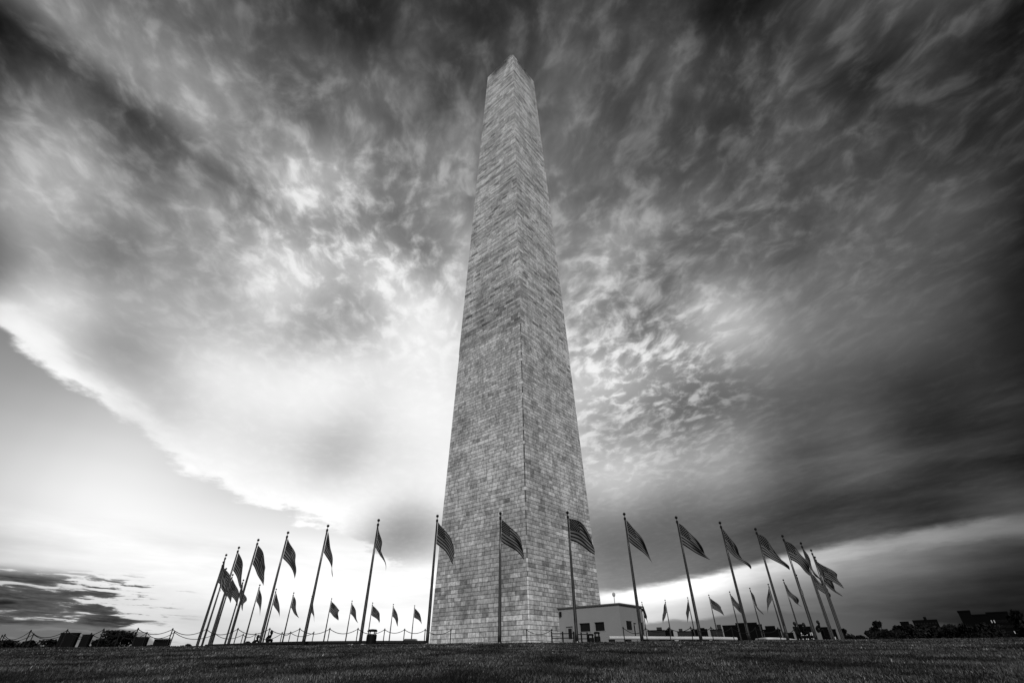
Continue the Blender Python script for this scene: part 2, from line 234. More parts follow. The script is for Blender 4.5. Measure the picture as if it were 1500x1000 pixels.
# ------------------------------------------------------------------ builders
COL = scene.collection
class MB:
    """collects verts / faces (with an optional tone per face) for ONE mesh object"""
    def __init__(s): s.v = []; s.f = []; s.t = []; s.mi = []
    def face(s, pts, tone=1.0, mi=0):
        b = len(s.v); s.v += [tuple(p) for p in pts]; s.f.append(tuple(range(b, b+len(pts)))); s.t.append(tone); s.mi.append(mi)
    def box(s, c, size, rz=0.0, tone=1.0, mi=0, taper=1.0):
        cx, cy, cz = c; sx, sy, sz = size; ca, sa = math.cos(rz), math.sin(rz); b = len(s.v)
        for z, k in ((-sz/2, 1.0), (sz/2, taper)):
            for x, y in ((-1, -1), (1, -1), (1, 1), (-1, 1)):
                X, Y = x*sx/2*k, y*sy/2*k
                s.v.append((cx+X*ca-Y*sa, cy+X*sa+Y*ca, cz+z))
        for q in ((3, 2, 1, 0), (4, 5, 6, 7), (0, 1, 5, 4), (1, 2, 6, 5), (2, 3, 7, 6), (3, 0, 4, 7)):
            s.f.append(tuple(b+i for i in q)); s.t.append(tone); s.mi.append(mi)
    def tube(s, pts, rad, n=8, cap=True, tone=1.0, mi=0):
        pts = [Vector(p) for p in pts]; rings = []
        for i, p in enumerate(pts):
            d = (pts[min(i+1, len(pts)-1)]-pts[max(i-1, 0)]).normalized()
            a = d.orthogonal().normalized() if abs(d.z) < .98 else Vector((1, 0, 0))
            if abs(d.z) < .98: a = d.cross(Vector((0, 0, 1))).normalized()
            c = d.cross(a); r = rad[i] if hasattr(rad, '__len__') else rad
            rings.append(len(s.v))
            for j in range(n):
                t = 2*math.pi*j/n; s.v.append(tuple(p+(a*math.cos(t)+c*math.sin(t))*r))
        for i in range(len(pts)-1):
            for j in range(n):
                k = (j+1) % n
                s.f.append((rings[i]+j, rings[i]+k, rings[i+1]+k, rings[i+1]+j)); s.t.append(tone); s.mi.append(mi)
        if cap:
            s.f.append(tuple(rings[0]+j for j in range(n))[::-1]); s.f.append(tuple(rings[-1]+j for j in range(n))); s.t += [tone]*2; s.mi += [mi]*2
    def lathe(s, c, prof, n=12, tone=1.0, mi=0):
        b = len(s.v)
        for r, z in prof:
            for j in range(n):
                t = 2*math.pi*j/n; s.v.append((c[0]+r*math.cos(t), c[1]+r*math.sin(t), c[2]+z))
        for i in range(len(prof)-1):
            for j in range(n):
                k = (j+1) % n
                s.f.append((b+i*n+j, b+i*n+k, b+(i+1)*n+k, b+(i+1)*n+j)); s.t.append(tone); s.mi.append(mi)
        s.f.append(tuple(b+j for j in range(n))[::-1]); s.f.append(tuple(b+(len(prof)-1)*n+j for j in range(n))); s.t += [tone]*2; s.mi += [mi]*2
    def build(s, name, mats, parent=None, smooth=False, loc=None):
        me = bpy.data.meshes.new(name); me.from_pydata(s.v, [], s.f); me.validate()
        mats = mats if isinstance(mats, (list, tuple)) else [mats]
        for m in mats: me.materials.append(m)
        if len(me.polygons) == len(s.t):
            at_ = me.attributes.new('tone', 'FLOAT', 'FACE'); at_.data.foreach_set('value', np.array(s.t, dtype=np.float32))
            me.polygons.foreach_set('material_index', np.array(s.mi, dtype=np.int32))
        if smooth: me.polygons.foreach_set('use_smooth', np.ones(len(me.polygons), dtype=bool))
        o = bpy.data.objects.new(name, me); COL.objects.link(o)
        if loc: o.location = loc
        if parent: o.parent = parent
        return o
def tag(o, label, cat, group=None, kind=None):
    o['label'] = label; o['category'] = cat
    if group: o['group'] = group
    if kind: o['kind'] = kind
    return o
def thing(name, label, cat, loc=(0, 0, 0), rz=0.0, group=None):
    o = bpy.data.objects.new(name, None); COL.objects.link(o); o.empty_display_size = .2
    o.location = loc; o.rotation_euler = (0, 0, rz); return tag(o, label, cat, group)
def struct(o, kind='structure'):
    o['kind'] = kind; return o
def copy_tree(o, parent=None):
    c = o.copy(); COL.objects.link(c)
    if parent: c.parent = parent
    for ch in list(o.children): copy_tree(ch, c)
    return c
ORD = ['zeroth', 'first', 'second', 'third', 'fourth', 'fifth', 'sixth', 'seventh', 'eighth', 'ninth', 'tenth', 'eleventh', 'twelfth', 'thirteenth', 'fourteenth', 'fifteenth', 'sixteenth']

# ------------------------------------------------------------------ materials
def mat(name, base, rough=0.7, metal=0.0, var=0.25, scale=3.0, bump=0.0, spec=0.3):
    """grey paint / stone / metal with uneven tone"""
    m = bpy.data.materials.new(name); m.use_nodes = True; t = NT(m.node_tree)
    b = t.n['Principled BSDF']
    co = t.n.new('ShaderNodeTexCoord').outputs['Object']
    n = t.noise(co, scale, 5, 0.6)
    v = t.mul(t.mad(t.sub(n, 0.5), 2*var, 1.0), base)
    t.put(b, 'Base Color', t.vec(v, v, v)); b.inputs['Roughness'].default_value = rough
    b.inputs['Metallic'].default_value = metal; b.inputs['Specular IOR Level'].default_value = spec
    if bump:
        bp = t.n.new('ShaderNodeBump'); bp.inputs['Strength'].default_value = bump; bp.inputs['Distance'].default_value = 0.02
        t.put(bp, 'Height', t.noise(co, scale*4, 4, 0.6)); t.l.new(bp.outputs[0], b.inputs['Normal'])
    return m
def emit(name, val):
    m = bpy.data.materials.new(name); m.use_nodes = True; t = NT(m.node_tree); b = t.n['Principled BSDF']
    b.inputs['Base Color'].default_value = (.1, .1, .1, 1); b.inputs['Emission Color'].default_value = (1, 1, 1, 1)
    b.inputs['Emission Strength'].default_value = val; return m
M_pole = mat('pole_metal', .11, .36, .85, .2, 2.0)
M_dark = mat('dark_metal', .010, .6, .1, .3, 4.0, 0, .1)
M_post = mat('post_iron', .012, .6, .1, .3, 5.0, 0, .15)
M_glass = mat('dark_glass', .006, .35, 0, .3, 2.0)
M_frame = mat('window_frame', .4, .6, 0, .2, 3.0)
M_wall = mat('rendered_wall', .26, .85, 0, .10, .7, .15)
M_roof = mat('roof_edge', .10, .7, 0, .3, 2.0)
M_bin = mat('bin_steel', .006, .6, .0, .3, 4.0, 0, .1)
M_box = mat('dark_board', .006, .8, 0, .4, 3.0, 0, .08)
M_pale = mat('pale_marble', .62, .6, 0, .15, 1.5, .2)
M_darkst = mat('dark_granite', .008, .7, 0, .35, 2.0, .2)
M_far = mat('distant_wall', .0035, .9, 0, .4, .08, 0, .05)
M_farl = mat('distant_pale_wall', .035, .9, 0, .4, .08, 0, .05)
M_lit = emit('lit_window', .3)
M_bark = mat('bark', .02, .9, 0, .4, 3.0)
M_skin = mat('skin', .10, .6, 0, .1, 3.0)
M_cloth = mat('dark_clothing', .006, .9, 0, .3, 4.0, 0, .08)
M_hair = mat('dark_hair', .01, .8, 0, .3, 4.0)
M_car = mat('car_paint', .012, .3, 0, .1, 2.0)
M_rubber = mat('rubber', .01, .8, 0, .2, 4.0)

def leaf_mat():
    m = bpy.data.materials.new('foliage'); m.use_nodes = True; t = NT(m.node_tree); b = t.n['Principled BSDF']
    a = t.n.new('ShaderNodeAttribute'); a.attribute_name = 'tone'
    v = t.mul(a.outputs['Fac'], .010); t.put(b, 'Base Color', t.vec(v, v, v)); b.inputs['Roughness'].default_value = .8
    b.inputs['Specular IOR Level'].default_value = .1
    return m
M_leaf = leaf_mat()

# stone of the obelisk: one tone per block (attribute), plus weather stains that stay where they are
def stone_mat():
    m = bpy.data.materials.new('weathered_marble'); m.use_nodes = True; t = NT(m.node_tree); b = t.n['Principled BSDF']
    a = t.n.new('ShaderNodeAttribute'); a.attribute_name = 'tone'
    co = t.n.new('ShaderNodeTexCoord').outputs['Object']; x, y, z = t.xyz(co)
    n1 = t.noise(t.vec(t.mul(x, .35), t.mul(y, .35), t.mul(z, .05)), 1.0, 5, .6)      # long run-off streaks
    n2 = t.noise(t.vec(t.mul(x, .22), t.mul(y, .22), t.mul(z, 1.6)), 1.0, 5, .65)   # bands along the courses
    n3 = t.noise(co, 2.2, 6, .7)                                                     # veins and grain inside blocks
    n4 = t.noise(co, .16, 4, .55)                                                     # broad patches
    n5 = t.noise(t.vec(t.mul(x, 1.6), t.mul(y, 1.6), t.mul(t.add(z, 40.0), .35)), 1.0, 4, .6)
    hi = t.step(z, 44.0, 52.0)
    k = t.mad(t.sub(n1, .5), 1.0, 1.0)
    k = t.mul(k, t.mad(t.mul(t.sub(n2, .5), t.mad(hi, .9, .35)), 1.5, 1.0))
    k = t.mul(k, t.mad(t.sub(n3, .5), t.mad(hi, -.5, 2.3), 1.0))
    k = t.mul(k, t.mad(t.sub(n4, .5), 1.1, 1.0))
    k = t.mul(k, t.mad(t.sub(n5, .5), .7, 1.0))
    n6 = t.noise(co, .75, 6, .68)                                                     # blotches of lichen and soot
    k = t.mul(k, t.mad(t.step(n6, .50, .66), t.mad(hi, .10, -.30), 1.0))
    n7 = t.noise(t.vec(t.mul(x, .8), t.mul(y, .8), t.mul(z, 2.6)), 1.0, 5, .7)
    k = t.mul(k, t.mad(t.step(n7, .52, .70), -.26, 1.0))
    # soot about the observation windows
    top = t.mul(t.step(z, 146.0, 153.0), t.step(z, 166.0, 160.0))
    k = t.mul(k, t.mad(t.mul(top, t.step(t.m('MINIMUM', t.m('ABSOLUTE', x), t.m('ABSOLUTE', y)), 4.2, 2.2)), -.8, 1.0))
    v = t.mul(t.mul(a.outputs['Fac'], k), .78)
    v = t.m('MINIMUM', t.m('MAXIMUM', v, .03), .85)
    t.put(b, 'Base Color', t.vec(v, v, v)); b.inputs['Roughness'].default_value = .8; b.inputs['Specular IOR Level'].default_value = .2
    bp = t.n.new('ShaderNodeBump'); bp.inputs['Strength'].default_value = .5; bp.inputs['Distance'].default_value = .05
    t.put(bp, 'Height', t.noise(co, 3.2, 6, .65)); t.l.new(bp.outputs[0], b.inputs['Normal'])
    return m
M_stone = stone_mat()
M_joint = mat('open_joint', .07, .95, 0, .3, 1.0)

# ------------------------------------------------------------------ ground
PZ = -0.25
def sst(a, b, x):
    t = np.clip((x-a)/(b-a), 0, 1); return t*t*(3-2*t)
def hgt(x, y):
    x = np.asarray(x, float); y = np.asarray(y, float)
    d = -40.0 - y
    s = .5*(d+np.sqrt(d*d+4.0))                      # soft shoulder of the knoll
    z = PZ + .06 - .0392*s
    z = np.maximum(z, -6.0) if z.ndim else max(float(z), -6.0)
    r = np.hypot(x, np.maximum(y, -40))
    z = z - 6.5*sst(62, 190, r)
    z = z + .018*np.sin(x*.9+1.3*np.sin(y*.4))*np.sin(y*.7+.8*np.sin(x*.33)) * sst(-40.5, -44, y)
    return np.where(r < 40, np.minimum(z, PZ + 0*z), z) if z.ndim else z
def gz(x, y): return float(hgt(np.array([x]), np.array([y]))[0])
def spaced(c, n, k):                                  # dense near c, reaching +-7 km
    t = np.linspace(-1, 1, n); return c + np.sinh(t*k)/math.sinh(k)*7000
xs = spaced(0, 181, 8.2); ys = spaced(-58, 221, 8.6)
X, Y = np.meshgrid(xs, ys); Z = hgt(X.ravel(), Y.ravel())
gv = np.stack([X.ravel(), Y.ravel(), Z], -1)
nx, ny = len(xs), len(ys)
gf = [(j*nx+i, j*nx+i+1, (j+1)*nx+i+1, (j+1)*nx+i) for j in range(ny-1) for i in range(nx-1)]
def soil_mat():
    m = bpy.data.materials.new('turf'); m.use_nodes = True; t = NT(m.node_tree); b = t.n['Principled BSDF']
    co = t.n.new('ShaderNodeTexCoord').outputs['Object']
    v = t.mul(t.mul(t.noise(co, 1.3, 5, .6), t.noise(co, 14.0, 5, .6)), .05)
    t.put(b, 'Base Color', t.vec(v, v, v)); b.inputs['Roughness'].default_value = .95; b.inputs['Specular IOR Level'].default_value = .05
    bp = t.n.new('ShaderNodeBump'); bp.inputs['Strength'].default_value = 1; bp.inputs['Distance'].default_value = .06
    t.put(bp, 'Height', t.noise(co, 9.0, 6, .7)); t.l.new(bp.outputs[0], b.inputs['Normal'])
    return m
me = bpy.data.meshes.new('lawn'); me.from_pydata(gv.tolist(), [], gf); me.materials.append(soil_mat())
me.polygons.foreach_set('use_smooth', np.ones(len(me.polygons), dtype=bool))
lawn = bpy.data.objects.new('lawn', me); COL.objects.link(lawn); struct(lawn)
pv = MB(); pv.lathe((0, 0, PZ), [(36.4, 0), (36.4, .006)], 96)
struct(pv.build('pavement', mat('paving', .16, .9, 0, .3, .4)))

# grass: blades over the slope in front, one uncountable object
def grass_mat():
    m = bpy.data.materials.new('grass_blades'); m.use_nodes = True; t = NT(m.node_tree); b = t.n['Principled BSDF']
    a = t.n.new('ShaderNodeAttribute'); a.attribute_name = 'tone'
    co = t.n.new('ShaderNodeTexCoord').outputs['Object']; x, y, z = t.xyz(co)
    pa = t.noise(t.vec(t.mul(x, .55), t.mul(y, .40)), 1.0, 5, .6)  # lit and shadowed patches of the lawn, put into the blade tone
    v = t.mul(t.mul(a.outputs['Fac'], t.step(pa, .34, .68, .14, 2.6)), .034)
    t.put(b, 'Base Color', t.vec(v, v, v)); b.inputs['Roughness'].default_value = .6; b.inputs['Specular IOR Level'].default_value = .15
    return m
def grass():
    V, F, T = [], [], []
    base = 0
    for d0, d1, dens, hh, ww in ((4.6, 8.0, 1700, .036, .0042), (8.0, 13.0, 800, .040, .0075), (13.0, 21.0, 300, .046, .014), (21.0, 36.5, 90, .052, .030)):
        n = int(dens*1.32*(d1*d1-d0*d0)/1.0)
        d = np.sqrt(nrg.uniform(d0*d0, d1*d1, n)); x = nrg.uniform(-1.32, 1.32, n)*d; y = EYE.y + d
        # clump the blades
        cl = np.sin(x*5.1+2*np.sin(y*2.3))*np.sin(y*4.3+2*np.sin(x*1.9)); keep = nrg.random(n) < .62+.38*cl
        d, x, y = d[keep], x[keep], y[keep]; n = len(d)
        z = hgt(x, y)-.006
        h = hh*nrg.uniform(.45, 1.25, n)*(1+.25*cl[keep]); wd = ww*nrg.uniform(.6, 1.3, n)
        a = nrg.uniform(0, 2*np.pi, n); ln = nrg.uniform(.1, .9, n)*h; la = nrg.uniform(0, 2*np.pi, n)
        ax, ay = np.cos(a)*wd, np.sin(a)*wd*.6; lx, ly = np.cos(la)*ln, np.sin(la)*ln
        v = np.empty((n, 5, 3))
        v[:, 0] = np.stack([x-ax, y-ay, z], -1); v[:, 1] = np.stack([x+ax, y+ay, z], -1)
        v[:, 2] = np.stack([x-ax*.7+lx*.4, y-ay*.7+ly*.4, z+h*.6], -1); v[:, 3] = np.stack([x+ax*.7+lx*.4, y+ay*.7+ly*.4, z+h*.6], -1)
        v[:, 4] = np.stack([x+lx, y+ly, z+h], -1)
        V.append(v.reshape(-1, 3)); i = base+np.arange(n)*5; base += n*5
        F.append((i, n)); T.append(np.repeat(nrg.lognormal(0, .6, n), 2))
    V = np.concatenate(V); idx = np.concatenate([f[0] for f in F]); N = len(idx)
    me = bpy.data.meshes.new('grass'); me.vertices.add(len(V)); me.vertices.foreach_set('co', V.ravel().astype(np.float32))
    loops = np.stack([idx, idx+1, idx+3, idx+2, idx+2, idx+3, idx+4], -1).ravel().astype(np.int32)
    me.loops.add(len(loops)); me.loops.foreach_set('vertex_index', loops)
    me.polygons.add(2*N); ls = np.stack([np.arange(N)*7, np.arange(N)*7+4], -1).ravel().astype(np.int32)
    me.polygons.foreach_set('loop_start', ls)
    at_ = me.attributes.new('tone', 'FLOAT', 'FACE'); at_.data.foreach_set('value', np.concatenate(T).astype(np.float32))
    me.materials.append(grass_mat()); me.update(calc_edges=True); me.validate()
    o = bpy.data.objects.new('grass', me); COL.objects.link(o)
    tag(o, 'short dark mown grass on the slope in front of the obelisk', 'grass', None, 'stuff')
grass()

# ------------------------------------------------------------------ the obelisk
PHI = 0.10216; SH = 152.4; PYR = 16.9; HB, HT = 8.4, 5.25
def hw(z): return HB-(HB-HT)*z/SH if z <= SH else max(HT*(1-(z-SH)/PYR), 0.0)
ob = thing('obelisk', 'towering pale marble obelisk of weathered blocks rising from the lawn', 'obelisk', (0, 0, PZ), PHI+math.pi/4)
# local frame: faces look along -Y (seen on the left), +X (seen on the right), +Y, -X
FACE = [((1, 0), (0, -1)), ((0, 1), (1, 0)), ((-1, 0), (0, 1)), ((0, -1), (-1, 0))]
def face_pt(fi, u, z, out=0.0):
    (ux, uy), (nx_, ny_) = FACE[fi]; h = hw(z)+out
    return (ux*u+nx_*h, uy*u+ny_*h, z)
def block(mb, fi, u00, u01, u10, u11, z0, z1, out, tone):
    """a stone whose face stands `out` proud of the core; (u00,u01) bottom edge, (u10,u11) top edge"""
    f = [face_pt(fi, u00, z0, out), face_pt(fi, u01, z0, out), face_pt(fi, u11, z1, out), face_pt(fi, u10, z1, out)]
    b = [face_pt(fi, u00, z0, -.02), face_pt(fi, u01, z0, -.02), face_pt(fi, u11, z1, -.02), face_pt(fi, u10, z1, -.02)]
    mb.face(f, tone)
    for i in range(4):
        j = (i+1) % 4; mb.face([b[i], b[j], f[j], f[i]], tone*.8)
def core(mb, z0, z1, n, cut=0.0):
    zz = np.linspace(z0, z1, n+1)
    for a, b in zip(zz[:-1], zz[1:]):
        for fi in range(4):
            ha, hb = hw(a)-.012, hw(b)-.012
            mb.face([face_pt(fi, -ha+cut, a, -.012), face_pt(fi, ha-cut, a, -.012), face_pt(fi, hb-cut, b, -.012), face_pt(fi, -hb+cut, b, -.012)], .5, 1)
            if cut:
                fj = (fi+1) % 4; mb.face([face_pt(fi, ha-cut, a, -.012), face_pt(fj, -ha+cut, a, -.012), face_pt(fj, -hb+cut, b, -.012), face_pt(fi, hb-cut, b, -.012)], .5, 1)
def stones(mb, z0, z1, ch, chamfer, tone_fn, wlo, whi, gap):
    z = z0; row = 0
    while z < z1-.05:
        h = min(ch*rng.uniform(.86, 1.14), z1-z)
        if z1-z-h < .25: h = z1-z
        for fi in range(4):
            cut = .12 if chamfer else 0.0
            a0, a1 = hw(z)-cut, hw(z+h)-cut
            cuts = [0.0]; W = 2*a0; p = rng.uniform(.35, .95)*whi
            while p < W-.4:
                cuts.append(p/W); p += rng.uniform(wlo, whi)
            cuts.append(1.0)
            rt = rng.gauss(0, 1)
            for c0, c1 in zip(cuts[:-1], cuts[1:]):
                g = gap/(2*a0)
                e0 = c0+(g if c0 > 0 else 0); e1 = c1-(g if c1 < 1 else 0)
                u = (c0+c1-1)*a0
                block(mb, fi, -a0+2*a0*e0, -a0+2*a0*e1, -a1+2*a1*e0, -a1+2*a1*e1, z+gap, z+h-gap, rng.uniform(0, .016), tone_fn(fi, u, z, rt))
            if chamfer:                                # narrow splayed corner stones
                fj = (fi+1) % 4
                A0, A1 = hw(z)-.12, hw(z+h)-.12
                q_ = rng.random()
                if z < 8.5: t = rng.uniform(.62, .9) if q_ < .9 else .2
                else: t = rng.uniform(.07, .2) if q_ < .55 else (rng.uniform(.3, .5) if q_ < .93 else .85)
                mb.face([face_pt(fi, A0, z+gap), face_pt(fj, -A0, z+gap), face_pt(fj, -A1, z+h-gap), face_pt(fi, A1, z+h-gap)], t)
        z += h; row += 1
def tone_low(fi, u, z, rt):
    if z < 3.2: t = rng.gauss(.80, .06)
    else: t = rng.gauss(.58+.18*min(1, max(0, (z-8)/14)), .085)+.03*rt
    q = rng.random()
    if q < .018: t *= .6
    elif q < .12: t *= .8
    elif q > .94: t *= 1.32
    return max(.08, t)
def tone_high(fi, u, z, rt):
    t = rng.gauss(.76, .08)+.09*rt
    if z < 57 and fi == 3 and rng.random() < .8: t *= .74+.025*max(0, z-48)
    if rng.random() < .09: t *= rng.uniform(.45, .75)
    return max(.08, t)
def ring_core(z0, z1, n, cut=0.0):
    m = MB(); core(m, z0, z1, n, cut); return m
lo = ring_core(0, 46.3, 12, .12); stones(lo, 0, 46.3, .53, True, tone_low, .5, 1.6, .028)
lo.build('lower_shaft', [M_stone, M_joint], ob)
hi_ = ring_core(46.3, SH, 24); stones(hi_, 46.3, SH, .56, False, tone_high, .8, 2.0, .026)
hi_.build('upper_shaft', [M_stone, M_joint], ob)
cp = MB(); core(cp, SH, SH+PYR-.3, 13); stones(cp, SH, SH+PYR-1.2, 1.2, False, lambda *q: tone_high(*q)*.72, 1.0, 2.2, .02)
zt = SH+PYR-1.2
for fi in range(4):
    cp.face([face_pt(fi, -hw(zt), zt), face_pt(fi, hw(zt), zt), (0, 0, SH+PYR)], .4)
cp.build('pyramid_cap', [M_stone, M_joint], ob)
for fi in range(4):
    for u in (-1.15, 1.15):
        z0, z1 = SH+1.6, SH+2.55; wm = MB()
        block(wm, fi, u-.48, u+.48, u-.48, u+.48, z0, z1, .03, .3)
        wm.build('window', M_glass, ob)

# ------------------------------------------------------------------ flagpoles and flags
RC = (0.357, 0.072); RR = 37.27; TH0 = -0.05109; PTOP = 8.137
OBS = {0: 733, -1: 641, -2: 555, -3: 481, -4: 422.5, -5: 379, -6: 350.6, -7: 332, -8: 328, 1: 831, 2: 914, 3: 990, 4: 1054, 5: 1106, 6: 1145.5, 7: 1172.5, 8: 1187.5, 9: 1193,
       -20: 607.5, -19: 576.5, -18: 546, -17: 516, -16: 486, -15: 457.5, -14: 430.6, -13: 405, -12: 381, 19: 974, 18: 1007, 17: 1038, 16: 1068.5, 15: 1098, 14: 1125, 13: 1147, 12: 1166, 20: 940}
def pole_xy(k):
    a = TH0+math.radians(7.2*k)
    x, y = RC[0]+RR*math.sin(a), RC[1]-RR*math.cos(a)
    if k in OBS:                                       # the real ring is a little uneven: keep the distance, correct the bearing
        rad = math.hypot(x-EYE.x, y-EYE.y); v = None
        el_ = math.atan2(PTOP-EYE.z, rad)
        b = math.atan2(x-EYE.x, y-EYE.y)
        for _ in range(12):
            d = Vector((math.sin(b)*math.cos(el_), math.cos(b)*math.cos(el_), math.sin(el_)))
            px = 750+FOC*d.dot(R2)/d.dot(D_)
            b += (OBS[k]-px)/FOC*.8
        x, y = EYE.x+rad*math.sin(b), EYE.y+rad*math.cos(b)
    return x, y
def make_pole():
    r = thing('flagpole', 'x', 'flagpole', group='flagpoles in the ring around the obelisk')
    H = PTOP-PZ
    m = MB(); m.lathe((0, 0, 0), [(.115, 0), (.112, .6), (.105, 2.5), (.082, 5.5), (.056, H-.42)], 14); m.build('shaft', M_pole, r, True)
    m = MB(); m.lathe((0, 0, 0), [(.21, -.05), (.21, .05), (.17, .07), (.15, .16), (.118, .17)], 16); m.build('base_collar', M_pole, r)
    m = MB(); m.lathe((0, 0, H-.42), [(.06, -.12), (.085, -.10), (.085, .06), (.05, .08), (.018, .085), (.018, .20)], 12); m.build('truck', M_dark, r)
    m = MB(); m.lathe((0, 0, H-.11), [(.01, -.11), (.065, -.09), (.105, -.035), (.11, 0), (.105, .035), (.065, .09), (.01, .11)], 14); m.build('ball_finial', M_dark, r, True)
    m = MB(); m.tube([(.0, -.115, 1.35), (.0, -.15, 1.35)], .02, 6); m.tube([(0, -.15, 1.22), (0, -.15, 1.48)], .014, 6); m.build('cleat', M_dark, r)
    m = MB(); m.tube([(.0, -.15, 1.35), (.02, -.13, 4.0), (.01, -.09, H-.5)], .008, 5); m.build('halyard', M_dark, r)
    return r
def flag_mat():
    """stripes and starred canton, laid out on the cloth's own UV map"""
    m = bpy.data.materials.new('flag_cloth'); m.use_nodes = True; t = NT(m.node_tree); b = t.n['Principled BSDF']
    uv = t.n.new('ShaderNodeUVMap').outputs[0]; u, v, _ = t.xyz(uv)         # v = 0 top
    row = t.m('FLOOR', t.mul(v, 13.0))
    red = t.m('LESS_THAN', t.m('MODULO', row, 2.0), .5)
    stripe = t.mix(red, .155, .008)
    can = t.mul(t.m('LESS_THAN', u, .40), t.m('LESS_THAN', v, 7/13))
    # nine rows of stars, 6 and 5 in turn: a lattice of half-cells with every other one filled
    cu, cv = t.mul(u, 12/.40), t.mul(v, 10*13/7)
    iu, iv = t.m('FLOOR', t.add(cu, .5)), t.m('FLOOR', t.add(cv, .5))
    fu, fv = t.sub(cu, iu), t.sub(cv, iv)
    on = t.m('LESS_THAN', t.m('ABSOLUTE', t.sub(t.m('MODULO', t.add(iu, iv), 2.0), 0.0)), .5)
    inside = t.mul(t.mul(t.m('GREATER_THAN', iu, .5), t.m('LESS_THAN', iu, 11.5)), t.mul(t.m('GREATER_THAN', iv, .5), t.m('LESS_THAN', iv, 9.5)))
    ang = t.m('ARCTAN2', fu, t.mul(fv, -1.0)); rr = t.m('SQRT', t.add(t.mul(fu, fu), t.mul(fv, fv)))
    saw = t.m('ABSOLUTE', t.sub(t.m('FRACT', t.mad(ang, 5/(2*math.pi), 5.0)), .5))
    star = t.m('LESS_THAN', rr, t.mad(saw, .5, .2))
    star = t.mul(star, t.mul(on, inside))
    col = t.mix(can, stripe, t.mix(star, .006, .2))
    t.put(b, 'Base Color', t.vec(col, col, col)); b.inputs['Roughness'].default_value = .85; b.inputs['Specular IOR Level'].default_value = .1
    tr = t.n.new('ShaderNodeBsdfTranslucent'); t.put(tr, 'Color', t.vec(col, col, col))
    mx = t.n.new('ShaderNodeMixShader'); mx.inputs[0].default_value = .05
    t.l.new(b.outputs[0], mx.inputs[1]); t.l.new(tr.outputs[0], mx.inputs[2])
    out = t.n['Material Output']; t.l.new(mx.outputs[0], out.inputs[0])
    return m
M_flag = flag_mat()
HOIST, FLY = 1.55, 2.5
def make_flag(top, azd, droop, squeeze, seed, label, lift=0.0, wave=1.0):
    """cloth hung from the hoist: a grid 40 x 26, drooping by `droop` degrees, blown toward azd (0 = right of the picture)"""
    r = random.Random(seed); NU, NV = 44, 27
    w_ = Vector((math.cos(azd), math.sin(azd), 0)); n_ = Vector((-w_.y, w_.x, 0))
    ph, k1, k2, bend = r.uniform(0, 6), r.uniform(.8, 1.7), r.uniform(1.8, 3.2), r.uniform(4, 52); squeeze *= .5
    r_j = r.uniform(-22, 14)
    grid = np.zeros((NU, NV, 3))
    for j in range(NV):
        v = j/(NV-1); p = Vector((0, 0, -HOIST*v)); fw = 0.0
        for i in range(NU):
            u = i/(NU-1)
            amp = .30*wave*u**.8*(0.6+squeeze)
            off = amp*(math.sin(2*math.pi*(k1*(u*.55+.55*v)-ph)) + .35*math.sin(2*math.pi*(k2*(u*.4-.5*v))+ph*2))
            q = p + n_*off
            grid[i, j] = q
            if i < NU-1:
                th = math.radians(droop*(1-squeeze*.75*v) + bend*(u-.5)*(1-.65*v)*wave + r_j*(v-.5)*u + wave*9*math.sin(2*math.pi*(u*.9)+ph+1.6*v))
                L = FLY/(NU-1)*(.86-.10*squeeze)
                p = p + (w_*math.cos(th)-Vector((0, 0, 1))*math.sin(th))*L
    me = bpy.data.meshes.new('flag')
    V = [tuple(grid[i, j]) for i in range(NU) for j in range(NV)]
    Fc = [(i*NV+j, i*NV+j+1, (i+1)*NV+j+1, (i+1)*NV+j) for i in range(NU-1) for j in range(NV-1)]
    me.from_pydata(V, [], Fc); uvl = me.uv_layers.new(name='UVMap')
    for pol in me.polygons:
        for li in pol.loop_indices:
            vi = me.loops[li].vertex_index; uvl.data[li].uv = ((vi//NV)/(NU-1), (vi % NV)/(NV-1))
    me.polygons.foreach_set('use_smooth', np.ones(len(me.polygons), dtype=bool))
    me.materials.append(M_flag)
    o = bpy.data.objects.new('flag', me); COL.objects.link(o); o.location = top
    tag(o, label, 'flag', 'flags on the ring of poles')
    return o
def pole_name(k):
    if k == 0: return 'the pole standing before the obelisk, left of its near edge'
    if k == 1: return 'the pole standing before the obelisk, right of its near edge'
    if k == -1: return "the tall pole at the obelisk's left outline"
    if -8 <= k <= -2: return "the %s tall pole leftward of the obelisk" % ORD[-k-1]
    if 2 <= k <= 9: return "the %s tall pole rightward of the obelisk" % ORD[k-1]
    if k <= -9: return "the %s small far pole leftward of the obelisk" % ORD[k+21]
    if k == 20: return 'the far pole half hidden behind the low building'
    return "the %s small far pole rightward of the low building" % ORD[20-k]
# wind heading (degrees, 0 = to the right) and droop of each flag
FL = {0: (-12, 47, .50), -1: (-8, 55, .50), 1: (-24, 42, .55), -2: (-15, 76, .7), -3: (30, 77, .7), -4: (8, 60, .60), -5: (30, 60, .55), -6: (20, 64, .3), -7: (-35, 60, .5), -8: (0, 50, .4),
      2: (-12, 60, .5), 3: (-8, 50, .68), 4: (8, 60, .55), 5: (-5, 53, .65), 6: (0, 54, .6), 7: (35, 70, .3), 8: (15, 76, .3), 9: (0, 38, .35),
      -20: (5, 50, .68), -19: (22, 62, .55), -18: (0, 44, .5), -17: (20, 58, .5), -16: (0, 42, .6), -15: (30, 74, .5), -14: (10, 60, .5), -13: (30, 62, .35), -12: (20, 72, .4),
      20: (-70, 68, .4), 19: (150, 68, .4), 18: (120, 66, .4), 17: (0, 40, .35), 16: (10, 52, .6), 15: (35, 60, .5), 14: (165, 68, .4), 13: (10, 58, .6), 12: (60, 64, .4)}
proto_pole = make_pole()
